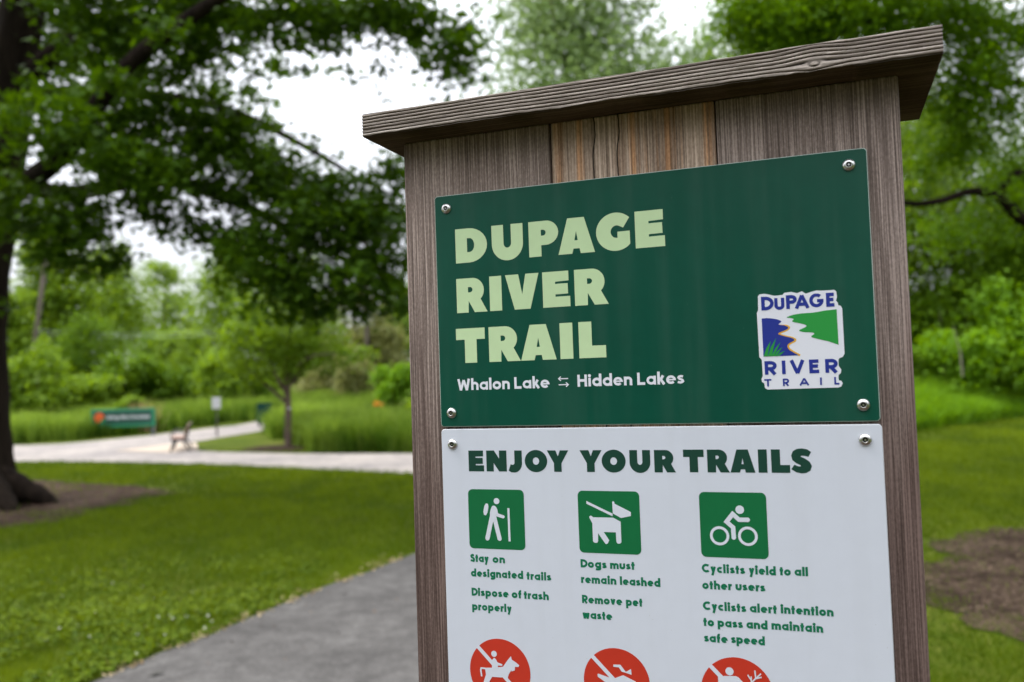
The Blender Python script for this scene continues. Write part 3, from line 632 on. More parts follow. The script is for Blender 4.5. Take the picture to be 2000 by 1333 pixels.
def grow(kind, cx, top, wpx, d, leaf, label, name=None, cat=None, group=None):
    g = gp(cx, 900); x = at(cx, top, d); z0 = gz(x.x, x.y)
    H = x.z - z0; Wd = wpx * d / FPX
    cnt[0] += 1
    me, tm = KM[kind][cnt[0] % len(KM[kind])]
    key = (kind, cnt[0] % len(KM[kind]), leaf)
    if key not in MESHMAT:
        m2 = me.copy(); m2.materials.append(M[leaf]); t2 = tm.copy(); t2.materials.append(M['bark2']); MESHMAT[key] = (m2, t2)
    m2, t2 = MESHMAT[key]
    nm = name or ('shrub' if kind == 'shrub' else 'deciduous_tree')
    r = empty(nm, (x.x, x.y, z0), rng.uniform(0, 6.28))
    sxy = Wd / UNITW[kind]
    tag(r, label, cat or ('shrub' if kind == 'shrub' else 'tree'), group)
    c_ = link('crown', m2, None, r); t3 = link('trunk' if kind != 'shrub' else 'stems', t2, None, r)
    for o in (c_, t3): o.scale = (sxy, sxy, H)
    return r
GT, GS = 'trees of the far treeline', 'shrubs along the meadow edge'
for a in [('tall', 105, 425, 190, 64, 'mid', 'tall mid green tree directly behind the leaning utility pole'),
          ('broad', 215, 470, 210, 72, 'mid', 'rounded green tree filling the treeline just right of the leaning pole'),
          ('airy', 320, 505, 170, 82, 'mid', 'smaller hazy tree at the dip in the far treeline'),
          ('tall', 20, 560, 120, 58, 'mid', 'green tree half hidden behind the maple trunk'),
          ('broad', 440, 480, 200, 56, 'yellow', 'bright yellow green tree rising behind the white post sign'),
          ('airy', 545, 500, 190, 66, 'mid', 'tree standing behind the crown of the young lawn tree'),
          ('airy', 690, 560, 190, 50, 'pale', 'pale olive tree around the upright utility pole'),
          ('broad', 790, 540, 170, 58, 'mid', 'green tree seen just left of the kiosk edge'),
          ('broad', 175, 610, 150, 50, 'deep', 'low dark tree under the treeline left of the entrance sign'),
          ('broad', 300, 640, 150, 54, 'deep', 'dark understorey tree above the entrance sign'),
          ('airy', 385, 640, 130, 50, 'mid', 'low tree with sky gaps above the bench'),
          ('broad', 610, 610, 170, 54, 'yellow', 'yellow green tree right of the young tree trunk')]:
    grow(*a, group=GT)
for a in [('shrub', 75, 668, 150, 41, 'yellow', 'large bright yellow green shrub beside the maple trunk'),
          ('shrub', 170, 735, 130, 44, 'yellow', 'low yellow green shrub between bright shrub and dark shrubs'),
          ('shrub', 235, 700, 130, 47, 'deep', 'dark shrub behind the entrance sign'),
          ('shrub', 315, 690, 130, 48, 'deep', 'dark round shrub behind the bench'),
          ('shrub', 395, 715, 120, 48, 'deep', 'dark low shrub left of the white post sign'),
          ('shrub', 440, 690, 130, 45, 'yellow', 'pale yellow green shrub behind the white post sign'),
          ('shrub', 520, 705, 120, 50, 'mid', 'green shrub behind the small green trail sign'),
          ('shrub', 630, 700, 130, 48, 'pale', 'pale shrub just right of the young tree trunk'),
          ('shrub', 700, 680, 130, 44, 'pale', 'pale flowering shrub at the foot of the upright pole'),
          ('shrub', 778, 715, 110, 36, 'bright', 'bright green bush above the orange flowers'),
          ('shrub', 345, 655, 150, 52, 'mid', 'tall green shrub between the dark shrubs above the bench'),
          ('shrub', 130, 690, 130, 50, 'mid', 'mid green shrub filling in behind the bright shrubs at the left'),
          ('shrub', 575, 690, 130, 52, 'yellow', 'yellow green shrub directly behind the young tree trunk'),
          ('shrub', 490, 735, 90, 46, 'deep', 'small dark shrub at the end of the back path'),
          ('shrub', 745, 650, 150, 50, 'pale', 'tall pale shrub to the right of the upright pole'),
          ('shrub', 245, 765, 70, 38, 'yellow', 'small yellow green bush poking over the entrance sign')]:
    grow(*a, group=GS)
GR = 'trees beyond the right lawn'
for a in [('grand', 1110, -110, 620, 42, 'hazy', 'tall pale cottonwood rising above the kiosk roof'),
          ('airy', 1360, 40, 200, 60, 'hazy', 'small distant treetop just over the kiosk roof'),
          ('grand', 1560, -120, 520, 36, 'mid', 'tall green tree behind the raised end of the kiosk roof'),
          ('grand', 1850, 170, 420, 38, 'deep', 'dense dark tree behind the crooked limb'),
          ('grand', 2060, 240, 420, 33, 'deep', 'dark tree at the far right edge beyond the lawn')]:
    grow(*a, group=GR)
GB = 'bushes at the back of the right lawn'
for a in [('shrub', 1850, 650, 190, 28.5, 'bright', 'fresh green bush beside the kiosk edge at the back of the right lawn'),
          ('shrub', 1975, 560, 220, 30, 'bright', 'tall fresh green bush under the crooked limb'),
          ('shrub', 1830, 500, 240, 33, 'deep', 'dark tall bush behind the fresh green bushes'),
          ('shrub', 1990, 440, 260, 34, 'bright', 'tallest bush at the right edge behind the others'),
          ('shrub', 2060, 690, 160, 27.5, 'bright', 'leafy bush at the right edge of the weeds'),
          ('shrub', 1765, 690, 120, 28, 'deep', 'dark bush partly hidden by the kiosk')]:
    grow(*a, group=GB)
for k, (cx, tp, wd, dd) in enumerate(((905, 660, 220, 31), (1020, 600, 260, 35), (1150, 650, 240, 30), (1280, 590, 260, 34), (1400, 640, 240, 30), (1530, 580, 280, 33), (1650, 640, 230, 29))):
    grow('shrub', cx, tp, wd, dd, ('mid', 'bright', 'deep')[k % 3], 'green bush in the row screened from view by the kiosk', group='bushes in a row behind the kiosk')
# dry tuft beside the entrance sign, dead stalk in the weeds, orange flowers
c = at(280, 812, 35.0); P = np.stack([rng.normal(c.x, .28, 260), rng.normal(c.y, .2, 260)], 1); zz = np.array([gz(*p) for p in P])
tag(blades('dry_grass_tuft', P, zz, rng.uniform(.7, 1.5, 260), np.full(260, .018), M['straw'], .35, 2), 'tan dry grass tuft arching beside the entrance sign', 'dry grass')
s_ = MB(); s_.tube([at(1880, 735, 26.5), at(1876, 690, 26.4), at(1862, 640, 26.2)], [.03, .025, .012], 6)
tag(s_.build('dead_stalk', plain('dead_stalk', (.30, .28, .2), .9)), 'pale leaning dead stalk among the green weeds', 'stalk')
fl_ = MB(); c = at(738, 792, 33.0)
for k in range(46):
    q = c + Vector((rng.normal(0, .11), rng.normal(0, .1), rng.normal(0, .06))); a = rng.uniform(0, 6.28)
    for j in range(4):
        b_ = a + j * 1.57; e1 = Vector((math.cos(b_), math.sin(b_), .5)) * .06; e2 = Vector((-math.sin(b_), math.cos(b_), .1)) * .028
        fl_.add([q, q + e1 * .5 - e2, q + e1, q + e1 * .5 + e2], [(0, 1, 2, 3)])
fr = empty('flower_clump', (c.x, c.y, gz(c.x, c.y))); tag(fr, 'small clump of orange flowers in the tall grass near the kiosk', 'flowers')
fo = fl_.build('blossoms', plain('orange_petal', (.95, .36, .015), .6), fr); fo.location = -Vector(fr.location)
st_ = MB()
for k in range(14):
    st_.tube([(rng.normal(0, .08), rng.normal(0, .08), -.03), (rng.normal(0, .1), rng.normal(0, .1), c.z - fr.location.z)], [.006, .004], 5)
st_.build('stems', plain('flower_stem', (.06, .12, .02), .7), fr)

# ------------------------------------------------------------------ park furniture in the distance
black = plain('black_iron', (.012, .014, .013), .5); slat = painted('bench_slat', (.36, .24, .19), .2, .7, 0)
bb = gp(354, 880)
bench = empty('park_bench', bb, math.radians(-72)); tag(bench, 'park bench with wooden slats and black iron ends on the concrete pad', 'bench')
bench.scale = (.9, .9, .9)
# bench faces local -Y; its length runs along local X
for sx_ in (-.78, .78):
    f_ = MB()
    f_.tube(*smooth_path([(sx_, -.27, 0), (sx_, -.24, .12), (sx_, -.16, .34), (sx_, -.18, .42)], [.035, .03, .03, .03], 4), n=8)
    f_.tube(*smooth_path([(sx_, .30, 0), (sx_, .24, .12), (sx_, .12, .34), (sx_, .17, .5), (sx_, .30, .86)], [.035, .03, .035, .03, .022], 4), n=8)
    f_.bar((sx_, -.26, .39), (sx_, .16, .36), .05, .06)
    f_.tube(*smooth_path([(sx_, -.24, .40), (sx_, -.26, .56), (sx_, -.16, .64), (sx_, .2, .62)], [.02, .02, .022, .02], 4), n=8)
    f_.build('end_frame', black, bench, smooth=True)
s1 = MB()
for k in range(5): s1.box(-.9, .9, -.25 + k * .085, -.18 + k * .085, .425 - k * .006, .46 - k * .006)
s1.build('seat', slat, bench)
s1 = MB()
for k in range(4):
    z = .53 + k * .092; y = .135 + (z - .5) * .36
    s1.bar((-.9, y, z), (.9, y, z), .035, .078, (0, .34, 1))
s1.build('backrest', slat, bench)
stb = MB(); stb.bar((-.78, .1, .2), (.78, .1, .2), .025, .025); stb.build('stretcher', black, bench)

# vector shapes used on all signs -----------------------------------------------------
def arc(cx, cy, rx, ry, a0, a1, n=14):
    return [(cx + rx * math.cos(math.radians(a0 + (a1 - a0) * i / n)), cy + ry * math.sin(math.radians(a0 + (a1 - a0) * i / n))) for i in range(n + 1)]
class Flat:
    "flat printed shapes in a sign plane: x to the right, z up, y = distance in front of the sheet"
    def __init__(s): s.m = MB(); s.k = 0
    def poly(s, outer, holes=(), lift=.00015):
        loops = [[Vector((x, y, 0)) for x, y in outer]] + [[Vector((x, y, 0)) for x, y in h] for h in holes]
        tri = tessellate_polygon(loops); pts = [p for l in loops for p in l]
        def ok(t):
            a, b, c = (pts[i] for i in t); return (b.x - a.x) * (c.y - a.y) - (b.y - a.y) * (c.x - a.x) > 0
        s.m.add([(p.x, -lift, p.y) for p in pts], [tuple(t) if ok(t) else (t[0], t[2], t[1]) for t in tri]); return s
    def stroke(s, pts, wd, lift=.00015, closed=False, caps=False):
        s.k += 1; lift = lift + 7e-6 * (s.k % 9)
        P = [Vector((p[0], p[1])) for p in pts]; n = len(P)
        Lp, Rp = [], []
        for i in range(n):
            if closed: a, b = P[i - 1], P[(i + 1) % n]
            else: a, b = P[max(i - 1, 0)], P[min(i + 1, n - 1)]
            d1 = (P[i] - a); d2 = (b - P[i])
            d1 = d1.normalized() if d1.length > 1e-9 else d2.normalized(); d2 = d2.normalized() if d2.length > 1e-9 else d1
            t = (d1 + d2); t = t.normalized() if t.length > 1e-6 else d1
            nn = Vector((-t.y, t.x)); cosv = max(.45, nn.dot(Vector((-d1.y, d1.x))))
            Lp.append(P[i] + nn * (wd / 2 / cosv)); Rp.append(P[i] - nn * (wd / 2 / cosv))
        vs = [(p.x, -lift, p.y) for p in Lp] + [(p.x, -lift, p.y) for p in Rp]
        m = n if closed else n - 1
        s.m.add(vs, [(n + i, n + (i + 1) % n, (i + 1) % n, i) for i in range(m)])
        if caps:
            for p in (P[0], P[-1]): s.disc(p.x, p.y, wd / 2, lift - 4e-6)
        return s
    def disc(s, cx, cy, r, lift=.00015, n=28):
        return s.poly(arc(cx, cy, r, r, 0, 360 - 360 / n, n - 1), (), lift)
    def build(s, *a, **k): return s.m.build(*a, **k)
def rrect(x0, x1, y0, y1, r):
    return arc(x1 - r, y1 - r, r, r, 0, 90, 6) + arc(x0 + r, y1 - r, r, r, 90, 180, 6) + arc(x0 + r, y0 + r, r, r, 180, 270, 6) + arc(x1 - r, y0 + r, r, r, 270, 360, 6)

# heavy display capitals, cap height 1: (outline, holes)
GLY = {
 'D': ([(0, 0), (0, 1), (.42, 1)] + arc(.42, .5, .57, .5, 90, -90)[1:], [[(.365, .305), (.365, .71), (.44, .71)] + arc(.44, .508, .15, .203, 90, -90)[1:]]),
 'U': ([(0, 1), (.36, 1), (.36, .47)] + arc(.475, .47, .115, .135, 180, 360) + [(.59, 1), (.95, 1), (.95, .45)] + arc(.475, .45, .475, .48, 0, -180, 22) + [(0, .5)], []),
 'P': ([(0, 0), (0, 1), (.5, 1)] + arc(.5, .66, .375, .345, 90, -90)[1:] + [(.365, .315), (.365, 0)], [[(.365, .585), (.365, .75), (.42, .75)] + arc(.42, .667, .085, .083, 90, -90)[1:]]),
 'A': ([(0, 0), (.285, 1), (.765, 1), (1.05, 0), (.645, 0), (.615, .14), (.44, .14), (.40, 0)], [[(.475, .37), (.527, .625), (.57, .37)]]),
 'G': ([(.76, .60)] + arc(.575, .505, .165, .17, 70, 270, 16) + [(.597, .335), (.597, .50), (.94, .503), (.94, .15)] + arc(.545, .505, .545, .525, -43, -316, 34), []),
 'E': ([(0, 0), (0, 1), (.765, 1), (.765, .725), (.37, .71), (.37, .65), (.735, .65), (.74, .36), (.37, .355), (.37, .29), (.797, .29), (.797, 0)], []),
 'R': ([(0, 0), (0, 1), (.5, 1)] + arc(.5, .64, .36, .36, 90, -46)[1:] + [(.955, 0), (.56, 0), (.375, .335), (.365, 0)], [[(.365, .585), (.365, .74), (.42, .74)] + arc(.42, .6625, .085, .0775, 90, -90)[1:]]),
 'I': ([(0, 0), (0, 1), (.37, 1), (.37, 0)], []),
 'V': ([(0, 1), (.4, 1), (.505, .425), (.615, 1), (1.01, 1), (.74, 0), (.265, 0)], []),
 'T': ([(0, 1), (.9, 1), (.9, .675), (.64, .675), (.64, 0), (.27, 0), (.27, .675), (0, .675)], []),
 'L': ([(0, 0), (0, 1), (.37, 1), (.37, .335), (.76, .335), (.76, 0)], []),
 'N': ([(0, 0), (0, 1), (.4, 1), (.66, .61), (.66, 1), (1.04, 1), (1.04, 0), (.645, 0), (.37, .405), (.37, 0)], []),
 'J': ([(.31, 1), (.69, 1), (.69, .41)] + arc(.28, .41, .41, .46, 0, -90)[1:] + [(.13, -.03), (0, .04), (.115, .35), (.19, .315)] + arc(.22, .42, .09, .1, -70, 0, 6), []),
 'O': (arc(.56, .5, .56, .523, 0, 352, 40), [arc(.56, .5, .16, .175, 0, 350, 24)]),
 'Y': ([(0, 1), (.42, 1), (.53, .72), (.64, 1), (1.05, 1), (.70, .4), (.70, 0), (.33, 0), (.33, .4)], []),
 'S': ([(.83, .887), (.717, .683), (.58, .72), (.44, .735), (.40, .71), (.42, .68), (.59, .60), (.76, .47), (.84, .29), (.77, .10), (.60, 0), (.417, -.02), (.2, .03), (0, .157), (.135, .348), (.27, .29), (.36, .275), (.41, .30), (.38, .33), (.2, .42), (.06, .55), (.02, .74), (.09, .92), (.26, 1.02), (.465, 1.04), (.67, 1.0)], [])}
def heavy(fl, txt, xs_, base, h, lift=.00015):
    for ch, x in zip(txt, xs_):
        o, hs = GLY[ch]; T = lambda P: [((x + px * h) * .001, (base + py * h) * .001) for px, py in P]
        fl.poly(T(o), [T(q) for q in hs], lift)
# stroke alphabet for running text, x-height 1 (outer); w = stroke width
def glyph(ch, w):
    h = w / 2; C = 1.40 - h; X = 1 - h
    R = .5 - h; Rx = R + .02; cx = Rx + h
    O = lambda a0, a1, n=18: arc(cx, .5, Rx, R, a0, a1, n)
    rgt = 2 * Rx + h
    if ch == 'o': return [O(0, 360, 26)], 2 * Rx + w
    if ch in 'adgq':
        s = [O(0, 360, 26)]; xs_ = rgt
        if ch == 'a': s.append([(xs_, 0), (xs_, 1)])
        if ch == 'd': s.append([(xs_, 0), (xs_, 1.45)])
        if ch == 'q': s.append([(xs_, -.42), (xs_, 1)])
        if ch == 'g': s.append([(xs_, 1), (xs_, -.02)] + arc(xs_ - .40, -.04, .40, .36 - h, 0, -140, 10)[1:])
        return s, rgt + h
    if ch in 'pb': return [O(0, 360, 26), [(h, -.42), (h, 1)] if ch == 'p' else [(h, 0), (h, 1.45)]], 2 * Rx + w
    if ch == 'e': return [O(-2, 0, 1)[:1] + O(0, 318, 24), [(w * .6, .5), (rgt + h, .5)]], 2 * Rx + w
    if ch == 'c': return [O(48, 312, 22)], 2 * Rx + w * .55
    if ch in 'nhr':
        top = 1.45 if ch == 'h' else 1
        if ch == 'r': return [[(h, 0), (h, 1)], arc(h + .30, .62, .30, .38 - h, 178, 70, 8)], .58
        r = .30; return [[(h, 0), (h, top)], arc(h + r, .60, r, .40 - h, 178, 0, 12) + [(h + 2 * r, 0)]], 2 * r + w
    if ch == 'm': r = .27; return [[(h, 0), (h, 1)], arc(h + r, .62, r, .38 - h, 178, 0, 12) + [(h + 2 * r, 0)], arc(h + 3 * r, .62, r, .38 - h, 178, 0, 12) + [(h + 4 * r, 0)]], 4 * r + w
    if ch == 'u': r = .30; return [[(h, 1), (h, .40)] + arc(h + r, .40, r, .40 - h, 180, 360, 12) + [(h + 2 * r, 1)]], 2 * r + w
    if ch == 's':
        return [[(.62, .80), (.52, X - .01), (.36, X), (.20, X - .05), (.16, .71), (.24, .57), (.40, .50), (.55, .42), (.60, .28), (.52, h + .05), (.34, h), (.18, h + .03), (.06, .22)]], .74
    if ch == 't': return [[(.28, 0), (.28, 1.30)], [(0, 1 - h), (.56, 1 - h)]], .58
    if ch == 'f': return [[(.26, 0), (.26, 1.12)] + arc(.26 + .24, 1.12, .24, .33 - h, 180, 80, 8)[1:], [(0, 1 - h), (.54, 1 - h)]], .58
    if ch == 'i': return [[(h + .02, 0), (h + .02, 1)], 'dot'], w + .04
    if ch == 'l': return [[(h, 0), (h, 1.45)]], w
    if ch == 'k': return [[(h, 0), (h, 1.45)], [(w, .46), (.62, 1)], [(.34, .60), (.72, 0)]], .80
    if ch in 'vy': return [[(h, 1), (.44, h * .3 if ch == 'v' else .05)], [(.88 - h, 1), (.44, h * .3)] if ch == 'v' else [(.88 - h, 1), (.27, -.42)]], .88
    if ch == 'w': return [[(h, 1), (.36, 0)], [(.36, 0), (.62, .95)], [(.62, .95), (.88, 0)], [(.88, 0), (1.24 - h, 1)]], 1.24
    if ch == 'S': return [[(.76, 1.14), (.64, C - .05), (.46, C), (.25, C - .08), (.18, 1.02), (.28, .84), (.48, .72), (.68, .60), (.76, .38), (.66, .15), (.44, h), (.22, h + .05), (.06, .26)]], .92
    if ch == 'D': return [[(h, 0), (h, 1.4)], [(h, C), (.40, C)] + arc(.40, .7, .58, .7 - h, 90, -90, 18) + [(h, h)]], 1.06
    if ch == 'R': return [[(h, 0), (h, 1.4)], [(h, C), (.50, C)] + arc(.50, 1.0 - h * .5, .34, .40 - h * .5, 90, -90, 14) + [(h, .60)], [(.44, .60), (.84, 0)]], .98
    if ch == 'P': return [[(h, 0), (h, 1.4)], [(h, C), (.50, C)] + arc(.50, .95, .36, .45 - h, 90, -90, 14) + [(h, .50 + h)]], .92
    if ch == 'C': return [arc(.72, .7, .72 - h, .7 - h, 48, 312, 24)], 1.24
    if ch == 'G': return [arc(.72, .7, .72 - h, .7 - h, 48, 350, 26) + [(1.43 - h, .66), (.78, .66)]], 1.46
    if ch == 'W': return [[(h, 1.4), (.42, 0)], [(.42, 0), (.78, 1.25)], [(.78, 1.25), (1.14, 0)], [(1.14, 0), (1.56 - h, 1.4)]], 1.56
    if ch == 'L': return [[(h, 0), (h, 1.4)], [(h, h), (.84, h)]], .86
    if ch == 'H': return [[(h, 0), (h, 1.4)], [(1.08 - h, 0), (1.08 - h, 1.4)], [(h, .72), (1.08 - h, .72)]], 1.08
    if ch == 'E': return [[(h, 0), (h, 1.4)], [(h, C), (.82, C)], [(h, .72), (.76, .72)], [(h, h), (.84, h)]], .86
    if ch == 'A': return [[(h * .8, 0), (.63, 1.32)], [(.63, 1.32), (1.26 - h * .8, 0)], [(.26, .42), (1.0, .42)]], 1.26
    if ch == 'U': r = .44; return [[(h, 1.4), (h, .46)] + arc(h + r, .46, r, .46 - h, 180, 360, 14) + [(h + 2 * r, 1.4)]], 2 * r + w
    if ch == 'I': return [[(h, 0), (h, 1.4)]], w
    if ch == 'V': return [[(h * .8, 1.4), (.60, .05)], [(1.20 - h * .8, 1.4), (.60, .05)]], 1.20
    if ch == 'T': return [[(0, C), (.96, C)], [(.48, 0), (.48, 1.4)]], .96
    return [], .42
def text(fl, txt, x0, x1, base, xh, w, lift=.00015, gap=.13, caps_scale=1.0):
    "running text from x0 to x1 (mm), given x-height and stroke width (mm)"
    wr = w / xh; gl = []; adv = 0
    for i, ch in enumerate(txt):
        if ch == ' ': gl.append(None); adv += .40; continue
        s, wd = glyph(ch, wr); gl.append((s, wd, adv, ch)); adv += wd + gap
    adv -= gap; k = (x1 - x0) / adv
    for g in gl:
        if not g: continue
        s, wd, ax, ch_ = g
        for st in s:
            if st == 'dot': fl.disc((x0 + (ax + wd / 2) * k) * .001, (base + 1.24 * xh) * .001, .62 * w * .001, lift); continue
            ws = .58 if (ch_ == 'e' and len(st) == 2) else .84 if ch_ == 's' else .92 if ch_ in 'ea' else 1.0
            fl.stroke([((x0 + (ax + x) * k) * .001, (base + y * xh) * .001) for x, y in st], w * ws * .001, lift)

# ------------------------------------------------------------------ signs in the distance
edark, egreen, white = painted('sign_dark_green', (.010, .065, .045), .05, .5, 0), painted('sign_green', (.012, .20, .095), .05, .5, 0), plain('sign_white', (.50, .50, .53), .5)
p0, p1 = gp(179, 856), gp(303, 852)
c = (p0 + p1) / 2; ang = math.atan2(p1.y - p0.y, p1.x - p0.x)
ent = empty('entrance_sign', c, ang); tag(ent, 'long green preserve entrance sign with orange emblem and white lettering on two posts', 'sign')
wS = (p1 - p0).length; hz0 = at(240, 834, c.y).z; hz1 = at(240, 799, c.y).z
f_ = MB(); f_.box(-wS / 2, wS / 2, -.05, .05, hz0, hz1); f_.build('frame', egreen, ent, bevel=.01)
f_ = MB(); f_.box(-wS / 2 + .09, wS / 2 - .09, -.062, -.0505, hz0 + .10, hz1 - .07); f_.build('panel', edark, ent)
hh = hz1 - hz0
em = Flat(); em.disc(-wS / 2 + .34, (hz0 + hz1) / 2 + .03, hh * .29, .066); em.build('emblem', plain('emblem_orange', (.62, .085, .012), .5), ent)
em = Flat(); em.poly([(-wS / 2 + .34, hz0 + .14), (-wS / 2 + .56, hz0 + .14), (-wS / 2 + .56, hz0 + .34), (-wS / 2 + .46, hz0 + .36)], (), .070); em.build('emblem_leaf', egreen, ent)
lt = Flat(); text(lt, 'DuPage River Greenway', (-wS / 2 + .64) * 1000, (wS / 2 - .18) * 1000, ((hz0 + hz1) / 2 - .03) * 1000, 95, 34, .066)
text(lt, 'Will', (-wS / 2 + .64) * 1000, (-wS / 2 + 1.0) * 1000, ((hz0 + hz1) / 2 + .155) * 1000, 45, 14, .066) if False else None
lt.build('lettering', white, ent)
for s_ in (-1, 1):
    f_ = MB(); f_.box(s_ * (wS / 2 - .12) - .05, s_ * (wS / 2 - .12) + .05, .052, .15, -.2, hz1 - .1); f_.build('post', plain('grey_post', (.10, .11, .11), .6), ent)
pb = gp(424, 854); tp = at(432, 776, pb.y); bt = at(432, 798, pb.y)
ps = empty('post_sign', pb, .1); tag(ps, 'small white notice sign on a thin dark post beside the back path', 'sign')
f_ = MB(); f_.box(-.03, .03, -.02, .02, -.1, tp.z - .03); f_.build('post', plain('dark_post', (.035, .03, .026), .7), ps)
f_ = MB(); f_.box(-.15, .15, -.034, -.022, bt.z, tp.z); f_.build('sign_panel', white, ps, bevel=.004)
lt = Flat()
for k in range(4): lt.poly([(-.11, bt.z + .07 + k * .075), (.11, bt.z + .07 + k * .075), (.11, bt.z + .085 + k * .075), (-.11, bt.z + .085 + k * .075)], (), .036)
lt.build('notice_lines', plain('notice_grey', (.42, .43, .46), .6), ps)
pb = gp(517, 838); tp = at(517, 787, pb.y); bt = at(517, 826, pb.y)
ts = empty('trail_sign', pb, .15); tag(ts, 'small dark green trail sign standing in tall grass at the end of the back path', 'sign')
f_ = MB(); f_.box(-.31, .31, -.03, .03, bt.z, tp.z); f_.build('sign_panel', painted('trail_sign_green', (.008, .040, .030), .1, .6, 0, 30, .1), ts, bevel=.01)
for s_ in (-.22, .22):
    f_ = MB(); f_.box(s_ - .045, s_ + .045, .032, .12, -.2, tp.z - .04); f_.build('post', black, ts)
# utility poles and wires
def upole(pxb, pyb, pxt, pyt, d, lab, armz):
    b_ = at(pxb, pyb, d); b_.z = gz(b_.x, b_.y); t_ = at(pxt, pyt, d)
    low = at(pxb, pyb, d); dirv = (t_ - low); b_ = low - dirv * ((low.z - b_.z + .3) / dirv.z); top = t_ + dirv * .9
    r = empty('utility_pole', (b_.x, b_.y, b_.z + .3)); tag(r, lab, 'utility pole', 'utility poles in the meadow')
    q = MB(); q.tube([rel(r, b_), rel(r, (b_ + top) / 2), rel(r, top)], [.15, .13, .11], 10, .03); q.build('pole', M['pole_wood'], r, smooth=True)
    a = rel(r, top) + Vector((0, 0, -armz)); q = MB(); q.bar(a + Vector((-1.1, -.2, 0)), a + Vector((1.1, -.2, 0)), .1, .12); q.build('crossarm', M['pole_wood'], r)
    return r
u1 = upole(67, 680, 88, 515, 50, 'leaning brown utility pole behind the yellow green shrub at the left', 2.0)
u2 = upole(717, 740, 716, 570, 47, 'upright pale utility pole among pale shrubs near the kiosk', 1.0)
for yy, nm in ((648, 'lower power line strung between the two utility poles'), (641, 'upper power line strung between the two utility poles')):
    a, b_ = at(74, yy + 4, 49.8), at(717, yy - 22, 46.8); q = MB()
    pts = [a.lerp(b_, k / 14) + Vector((0, 0, -.5 * (1 - (2 * k / 14 - 1) ** 2))) for k in range(15)]
    q.tube(pts, [.010] * 15, 6); tag(q.build('power_line', plain('wire', (.35, .37, .38), .5)), nm, 'wire')

# ------------------------------------------------------------------ the kiosk
# local frame: x along the face from the left edge of the green sheet, y into the boards, z up (green sheet's top = ZT)
KR = -0.3515
ZT = EYE + 0.21207
Rz = Matrix.Rotation(KR, 3, 'Z')
org = Rz @ Vector((-.41705 + .226, .893118 + .07, 0))
kiosk = empty('trail_kiosk', (org.x, org.y, 0), KR)
tag(kiosk, 'weathered wooden trail kiosk with board roof carrying green name sheet and white rules sheet', 'trail kiosk')
OX, OY = -.226, -.07
K = lambda u, dy, v: Vector((u + OX, dy + OY, v + ZT))
wl = wood_mat('weathered_board_grey', (.050, .035, .028), (.245, .187, .160), (.58, .47, .41), seed=1.7, dark_below=1.72)[0]
wc = wood_mat('weathered_board_tan', (.065, .045, .034), (.36, .262, .198), (.68, .53, .42), warm=(1.10, .80, .55), seed=5.3, cracks=(.190 - .226, .2165 - .226))[0]
wr_ = wood_mat('weathered_board_dark', (.044, .031, .025), (.205, .157, .136), (.50, .40, .355), seed=9.1, dark_below=1.74)[0]
we = wood_mat('weathered_board_side', (.03, .025, .022), (.12, .10, .088), (.26, .22, .19), seed=3.1)[0]
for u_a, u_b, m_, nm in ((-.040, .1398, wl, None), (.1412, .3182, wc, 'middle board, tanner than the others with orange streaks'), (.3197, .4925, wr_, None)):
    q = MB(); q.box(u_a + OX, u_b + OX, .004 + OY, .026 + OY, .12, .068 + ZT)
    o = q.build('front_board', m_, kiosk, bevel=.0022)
    if nm: tag(o, nm)
for u_a, u_b in ((-.040, -.016), (.4685, .4925)):
    q = MB(); q.box(u_a + OX, u_b + OX, .0265 + OY, .138 + OY, .0, .0675 + ZT); q.build('side_board', we, kiosk, bevel=.002)
q = MB(); q.box(-.0155 + OX, .468 + OX, .118 + OY, .138 + OY, .12, .067 + ZT); q.build('back_board', we, kiosk)
# roof board with weather-eaten ridges on its front edge
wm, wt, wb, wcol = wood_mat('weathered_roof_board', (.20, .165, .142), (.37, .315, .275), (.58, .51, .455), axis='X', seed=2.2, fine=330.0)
ga = N(wt, 'ShaderNodeAttribute', attribute_name='tone'); gm = N(wt, 'ShaderNodeMix', data_type='RGBA')
wt.links.new(ga.outputs['Fac'], gm.inputs[0]); wt.links.new(wcol, gm.inputs[6]); gm.inputs[7].default_value = (.016, .012, .010, 1); wt.links.new(gm.outputs[2], wb.inputs['Base Color'])
NXc, NZc = 420, 72
ua, ub, va, vb, ya, yb_ = -.068, .5270, .0685, .0945, -.042, .182
U, Vv = np.meshgrid(np.linspace(ua, ub, NXc), np.linspace(va, vb, NZc))
n1 = np.array([noise.noise((u * 7, 0.3, 0)) for u in np.linspace(ua, ub, NXc)]); n2 = np.array([noise.noise((u * 38, 3.3, 0)) for u in np.linspace(ua, ub, NXc)])
kx, kz = .4175, .0755                      # the knot
rk = np.sqrt(((U - kx) / .0075) ** 2 + ((Vv - kz) / .0042) ** 2)
warp = n1[None] * .0010 + n2[None] * .00015 + np.exp(-((U - kx) / .022) ** 2) * .0030 * np.tanh((Vv - kz) / .003)
ph = (Vv - warp) / .0036
gr = 0.5 + 0.5 * np.sin(2 * np.pi * ph + 0.6 * np.sin(2 * np.pi * ph)); 
fine = np.array([[noise.noise((u * 60, v * 900, 7.7)) for u in U[0]] for v in Vv[:, 0]])
gdep = np.clip(gr, 0, 1) ** 3.0
ring_ = np.exp(-((rk - .62) / .16) ** 2)
gdep = gdep * np.clip(rk - .5, 0, 1) + ring_ * .55 * (1 - .5 * np.tanh((Vv - kz) / .002))
Y = ya + .0019 * gdep + .00035 * (fine + .5)
edge = np.minimum(Vv - va, vb - Vv); Y = Y + np.clip(1 - edge / .0014, 0, 1) ** 2 * .0012 * (1 + n2[None])
